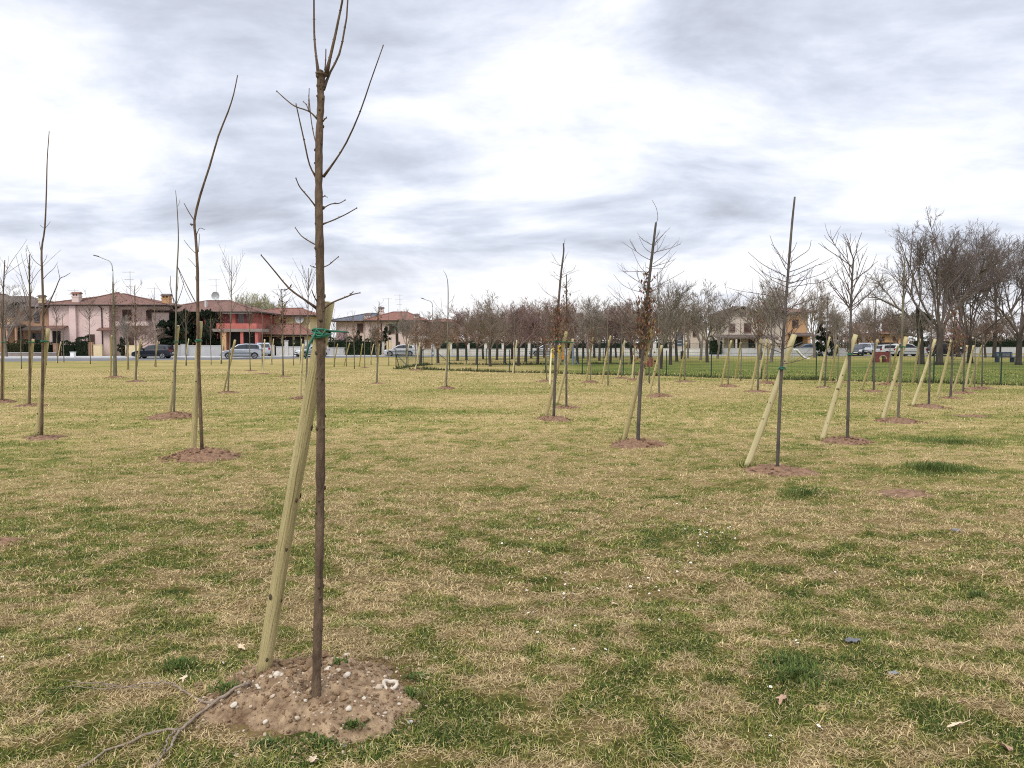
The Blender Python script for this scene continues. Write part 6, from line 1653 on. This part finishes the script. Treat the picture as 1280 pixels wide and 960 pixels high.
b = G(716, 456); root = empty('play_post', b); tag(root, 'pale blue play post right of the yellow panel', 'play post')
mb = MB(); mb.tube([(0, 0, -.05), (0, 0, 1.62)], .075, 10); mb.build('post', M['play_blue'], root); mb = MB(); mb.tube([(0, 0, 1.62), (0, 0, 1.72)], [.1, .03], 10); mb.build('cap', M['play_blue'], root); mb = MB(); mb.tube([(.0, 0, .75), (.42, .1, .0)], .04, 6); mb.build('strut', M['play_blue'], root)
b = G(811.5, 478); root = empty('waste_bin', b); tag(root, 'small red waste bin on a post at the fence', 'bin')
mb = MB(); mb.tube([(0, 0, -.1), (0, 0, 1.2)], .03, 8); mb.build('post', M['metal_dark'], root); mb = MB(); mb.tube([(0, -.10, .68), (0, -.10, .72), (0, -.10, 1.02), (0, -.10, 1.05)], [.10, .125, .14, .12], 12); mb.build('bin_body', M['play_red'], root); mb = MB(); mb.tube([(0, -.10, 1.07), (0, -.10, 1.12), (0, -.10, 1.2)], [.13, .1, .04], 12); mb.build('lid', M['metal_dark'], root)
b = G(849, 449.5); root = empty('notice_board', b); tag(root, 'dark blue notice board on two posts beside the bin', 'notice board')
mb = MB(); mb.box(-.30, .30, -.03, .03, 1.35, 2.75); mb.box(-.34, .34, -.05, .05, 2.753, 2.83); mb.build('board', M['sign_blue'], root); mb = MB()
for x in (-.33, .33): mb = MB(); mb.box(x - .035, x + .035, .032, .10, -.05, 2.74); mb.build('post', M['metal_dark'], root)
mb = MB(); mb.box(-.24, .24, -.036, -.031, 1.9, 2.02); mb.box(-.24, .2, -.036, -.031, 1.6, 1.68); mb.build('pale_band', M['metal_grey'], root)
b = G(853, 449); root = empty('litter_bin', b); tag(root, 'black litter bin at the foot of the notice board', 'bin')
mb = MB(); mb.tube([(0, -.2, 0), (0, -.2, .05), (0, -.2, .72), (0, -.2, .78)], [.22, .24, .26, .24], 14); mb.build('bin_body', M['metal_dark'], root); mb = MB(); mb.tube([(0, -.2, .80), (0, -.2, .84), (0, -.2, .9)], [.28, .27, .1], 14); mb.build('lid', M['trim'], root)
b = G(998, 450); root = empty('slide', b); tag(root, 'small white playground slide before the grey wall', 'slide')
pts = [(-.42, 1.0), (-.2, .98), (.1, .62), (.45, .28), (.85, .14), (1.0, .13)]; mb = MB()
for (x0, z0), (x1, z1) in zip(pts, pts[1:]):
    mb.add([(x0, -.25, z0), (x1, -.25, z1), (x1, .25, z1), (x0, .25, z0)], [(0, 1, 2, 3)])
    for y in (-.25, .25): mb.add([(x0, y - .02, z0 - .03), (x1, y - .02, z1 - .03), (x1, y - .02, z1 + .13), (x0, y - .02, z0 + .13), (x0, y + .02, z0 - .03), (x1, y + .02, z1 - .03), (x1, y + .02, z1 + .13), (x0, y + .02, z0 + .13)], [(0, 1, 2, 3), (7, 6, 5, 4), (3, 2, 6, 7), (0, 4, 5, 1)])
mb.build('chute', M['white_box'], root)
for y in (-.25, .25): mb = MB(); mb.tube([(-.42, y, 1.25), (-.62, y, 0)], .025, 6); mb.build('rail', M['metal_grey'], root)
mb = MB()
for q in range(4): mb.tube([(-.57 + q * .035, -.25, .25 + q * .22), (-.57 + q * .035, .25, .25 + q * .22)], .02, 6)
mb.build('rungs', M['metal_grey'], root)

# ------------------------------------------------------------------ small things lying in the grass
def flower_proto():
    mb = MB(); n = 12
    for k in range(n):
        a = k * 6.283 / n; u = Vector((math.cos(a), math.sin(a), .12)); v = Vector((-math.sin(a), math.cos(a), 0))
        mb.add([u * .003, u * .008 + v * .0022, u * .0115, u * .008 - v * .0022], [(0, 1, 2, 3)])
    mb.m = 1; mb.add(*rock(Vector((0, 0, .001)), .0035, random.Random(1), .5)); mb.m = 2
    mb.tube([(0, 0, -.04), (.003, 0, -.02), (0, 0, 0)], .0012, 4); return mb
fl = None; rng = random.Random(19)
spots = [(rng.gauss(885, 26), rng.gauss(660, 18)) for k in range(44)] + [(rng.gauss(712, 14), rng.gauss(738, 8)) for k in range(12)] + [(rng.gauss(835, 26), rng.gauss(722, 22)) for k in range(18)] + [(rng.uniform(620, 900), rng.uniform(640, 830)) for k in range(26)] + \
        [(995, 808), (997, 812), (1078, 820), (963, 867), (1027, 917), (977, 932), (963, 924), (1023, 916), (1075, 885), (1090, 801), (950, 768), (866, 740), (1044, 719), (100, 790), (3, 827), (86, 822), (279, 833), (660, 770), (672, 794)]
for x, y in spots:
    if not (0 < x < 1280): continue
    p = G(x, y)
    if fl is None: o = flower_proto().build('daisy', [M['petal'], M['pollen'], M['grassatt']]); fl = o
    else: o = fl.copy(); COL.objects.link(o)
    s_ = rng.uniform(.6, .95); o.location = (p.x, p.y, p.z + .038 * s_); o.scale = (s_,) * 3; o.rotation_euler = (rng.gauss(.25, .25), rng.gauss(0, .3), rng.uniform(0, 6))
    tag(o, 'tiny white daisy open in the short grass', 'daisy', 'daisies in the grass')
def dry_leaf(px, py, s, m, label, lobes=5):
    p = G(px, py); mb = MB(); n = 26; vs = [(0, 0, 0)]
    for k in range(n):
        a = k * 6.283 / n; r_ = s * (.62 + .30 * math.cos(lobes * a) * (.6 + .4 * math.cos(a)) + .10 * math.cos(a)); vs.append((math.cos(a) * r_ * 1.25, math.sin(a) * r_ * .8, s * .3 * (abs(math.sin(a)) * .8 + .25 * math.sin(3 * a + px))))
    mb.add(vs, [(0, 1 + k, 1 + (k + 1) % n) for k in range(n)])
    mb.tube([(-s * .5, 0, .004), (-s * 1.5, s * .1, .012)], s * .04, 4)
    lo = [(x, y, z - .002) for x, y, z in vs]; mb.add(lo, [(0, 1 + (k + 1) % n, 1 + k) for k in range(n)])
    o = mb.build('dead_leaf', M[m], at=(p.x, p.y, p.z + .02)); o.rotation_euler = (.25, .15, px); tag(o, label, 'leaf', 'dead leaves lying in the grass')
dry_leaf(978, 879, .040, 'dead_leaf', 'reddish brown lobed leaf beside the dark coarse tussock'); dry_leaf(1197, 914, .038, 'dead_leaf_pale', 'pale curled leaf near the lower right'); dry_leaf(1258, 944, .040, 'dead_leaf', 'brown leaf in the bottom right corner')
dry_leaf(301, 811, .030, 'dead_leaf_pale', 'curled pale leaf left of the thick stake foot'); dry_leaf(1277, 861, .032, 'dead_leaf_pale', 'pale leaf at the right photo edge'); dry_leaf(391, 957, .032, 'dead_leaf_pale', 'pale leaf at the bottom in front of the mound'); dry_leaf(231, 854, .03, 'dead_leaf_pale', 'flat tan leaf above the fallen side branch'); dry_leaf(1203, 886, .02, 'dead_leaf', 'small red brown leaf at right'); dry_leaf(767, 757, .02, 'dead_leaf_pale', 'small pale leaf by the middle daisies')
def scrap(px, py, L_, W_, m, label, seed):
    p = G(px, py); mb = MB(); rng = random.Random(seed); nx_, ny_ = 10, 5; vs = []
    for j in range(ny_ + 1):
        for i in range(nx_ + 1):
            e = 1 + .15 * rng.uniform(-1, 1); vs.append(((i / nx_ - .5) * L_ * e, (j / ny_ - .5) * W_ * e, .010 + rng.uniform(0, .010)))
    f = [(j * (nx_ + 1) + i, j * (nx_ + 1) + i + 1, (j + 1) * (nx_ + 1) + i + 1, (j + 1) * (nx_ + 1) + i) for j in range(ny_) for i in range(nx_)]
    mb.add(vs, f); mb.add([(x, y, z - .003) for x, y, z in vs], [tuple(reversed(q)) for q in f])
    o = mb.build('litter', M[m], at=(p.x, p.y, p.z + .004)); o.rotation_euler = (.12, 0, .1 * seed); tag(o, label, 'litter', 'scraps of litter in the grass')
scrap(1066, 804, .085, .035, 'litter_grey', 'dark grey crumpled scrap on the grass at right', 1); scrap(1117, 847, .045, .025, 'litter_blue', 'pale bluish crumpled scrap below the grey one', 2); scrap(1195, 666, .09, .05, 'litter_grey', 'greyish scrap in the grass at far right', 3)
# small bare earth heaps in the turf
for px, py, r_, lab in ((1130, 619, .40, 'small bare heap of red earth right of the spike topped sapling'), (3, 676, .2, 'bare red earth patch at the left photo edge'), (1215, 520, .5, 'thin bare earth patch far right in the field')):
    p = G(px, py); o = make_mound(int(px) % 7 + 2, r_, .025, clods=40).build('earth_heap', M['soil_red'], at=(p.x, p.y, p.z - .004)); o.scale = (1, .7, 1); tag(o, lab, 'earth heap'); MOUNDS.append((p.x, p.y, r_ * .6))

grow_grass('grass', 'short straw and green grass of the field')
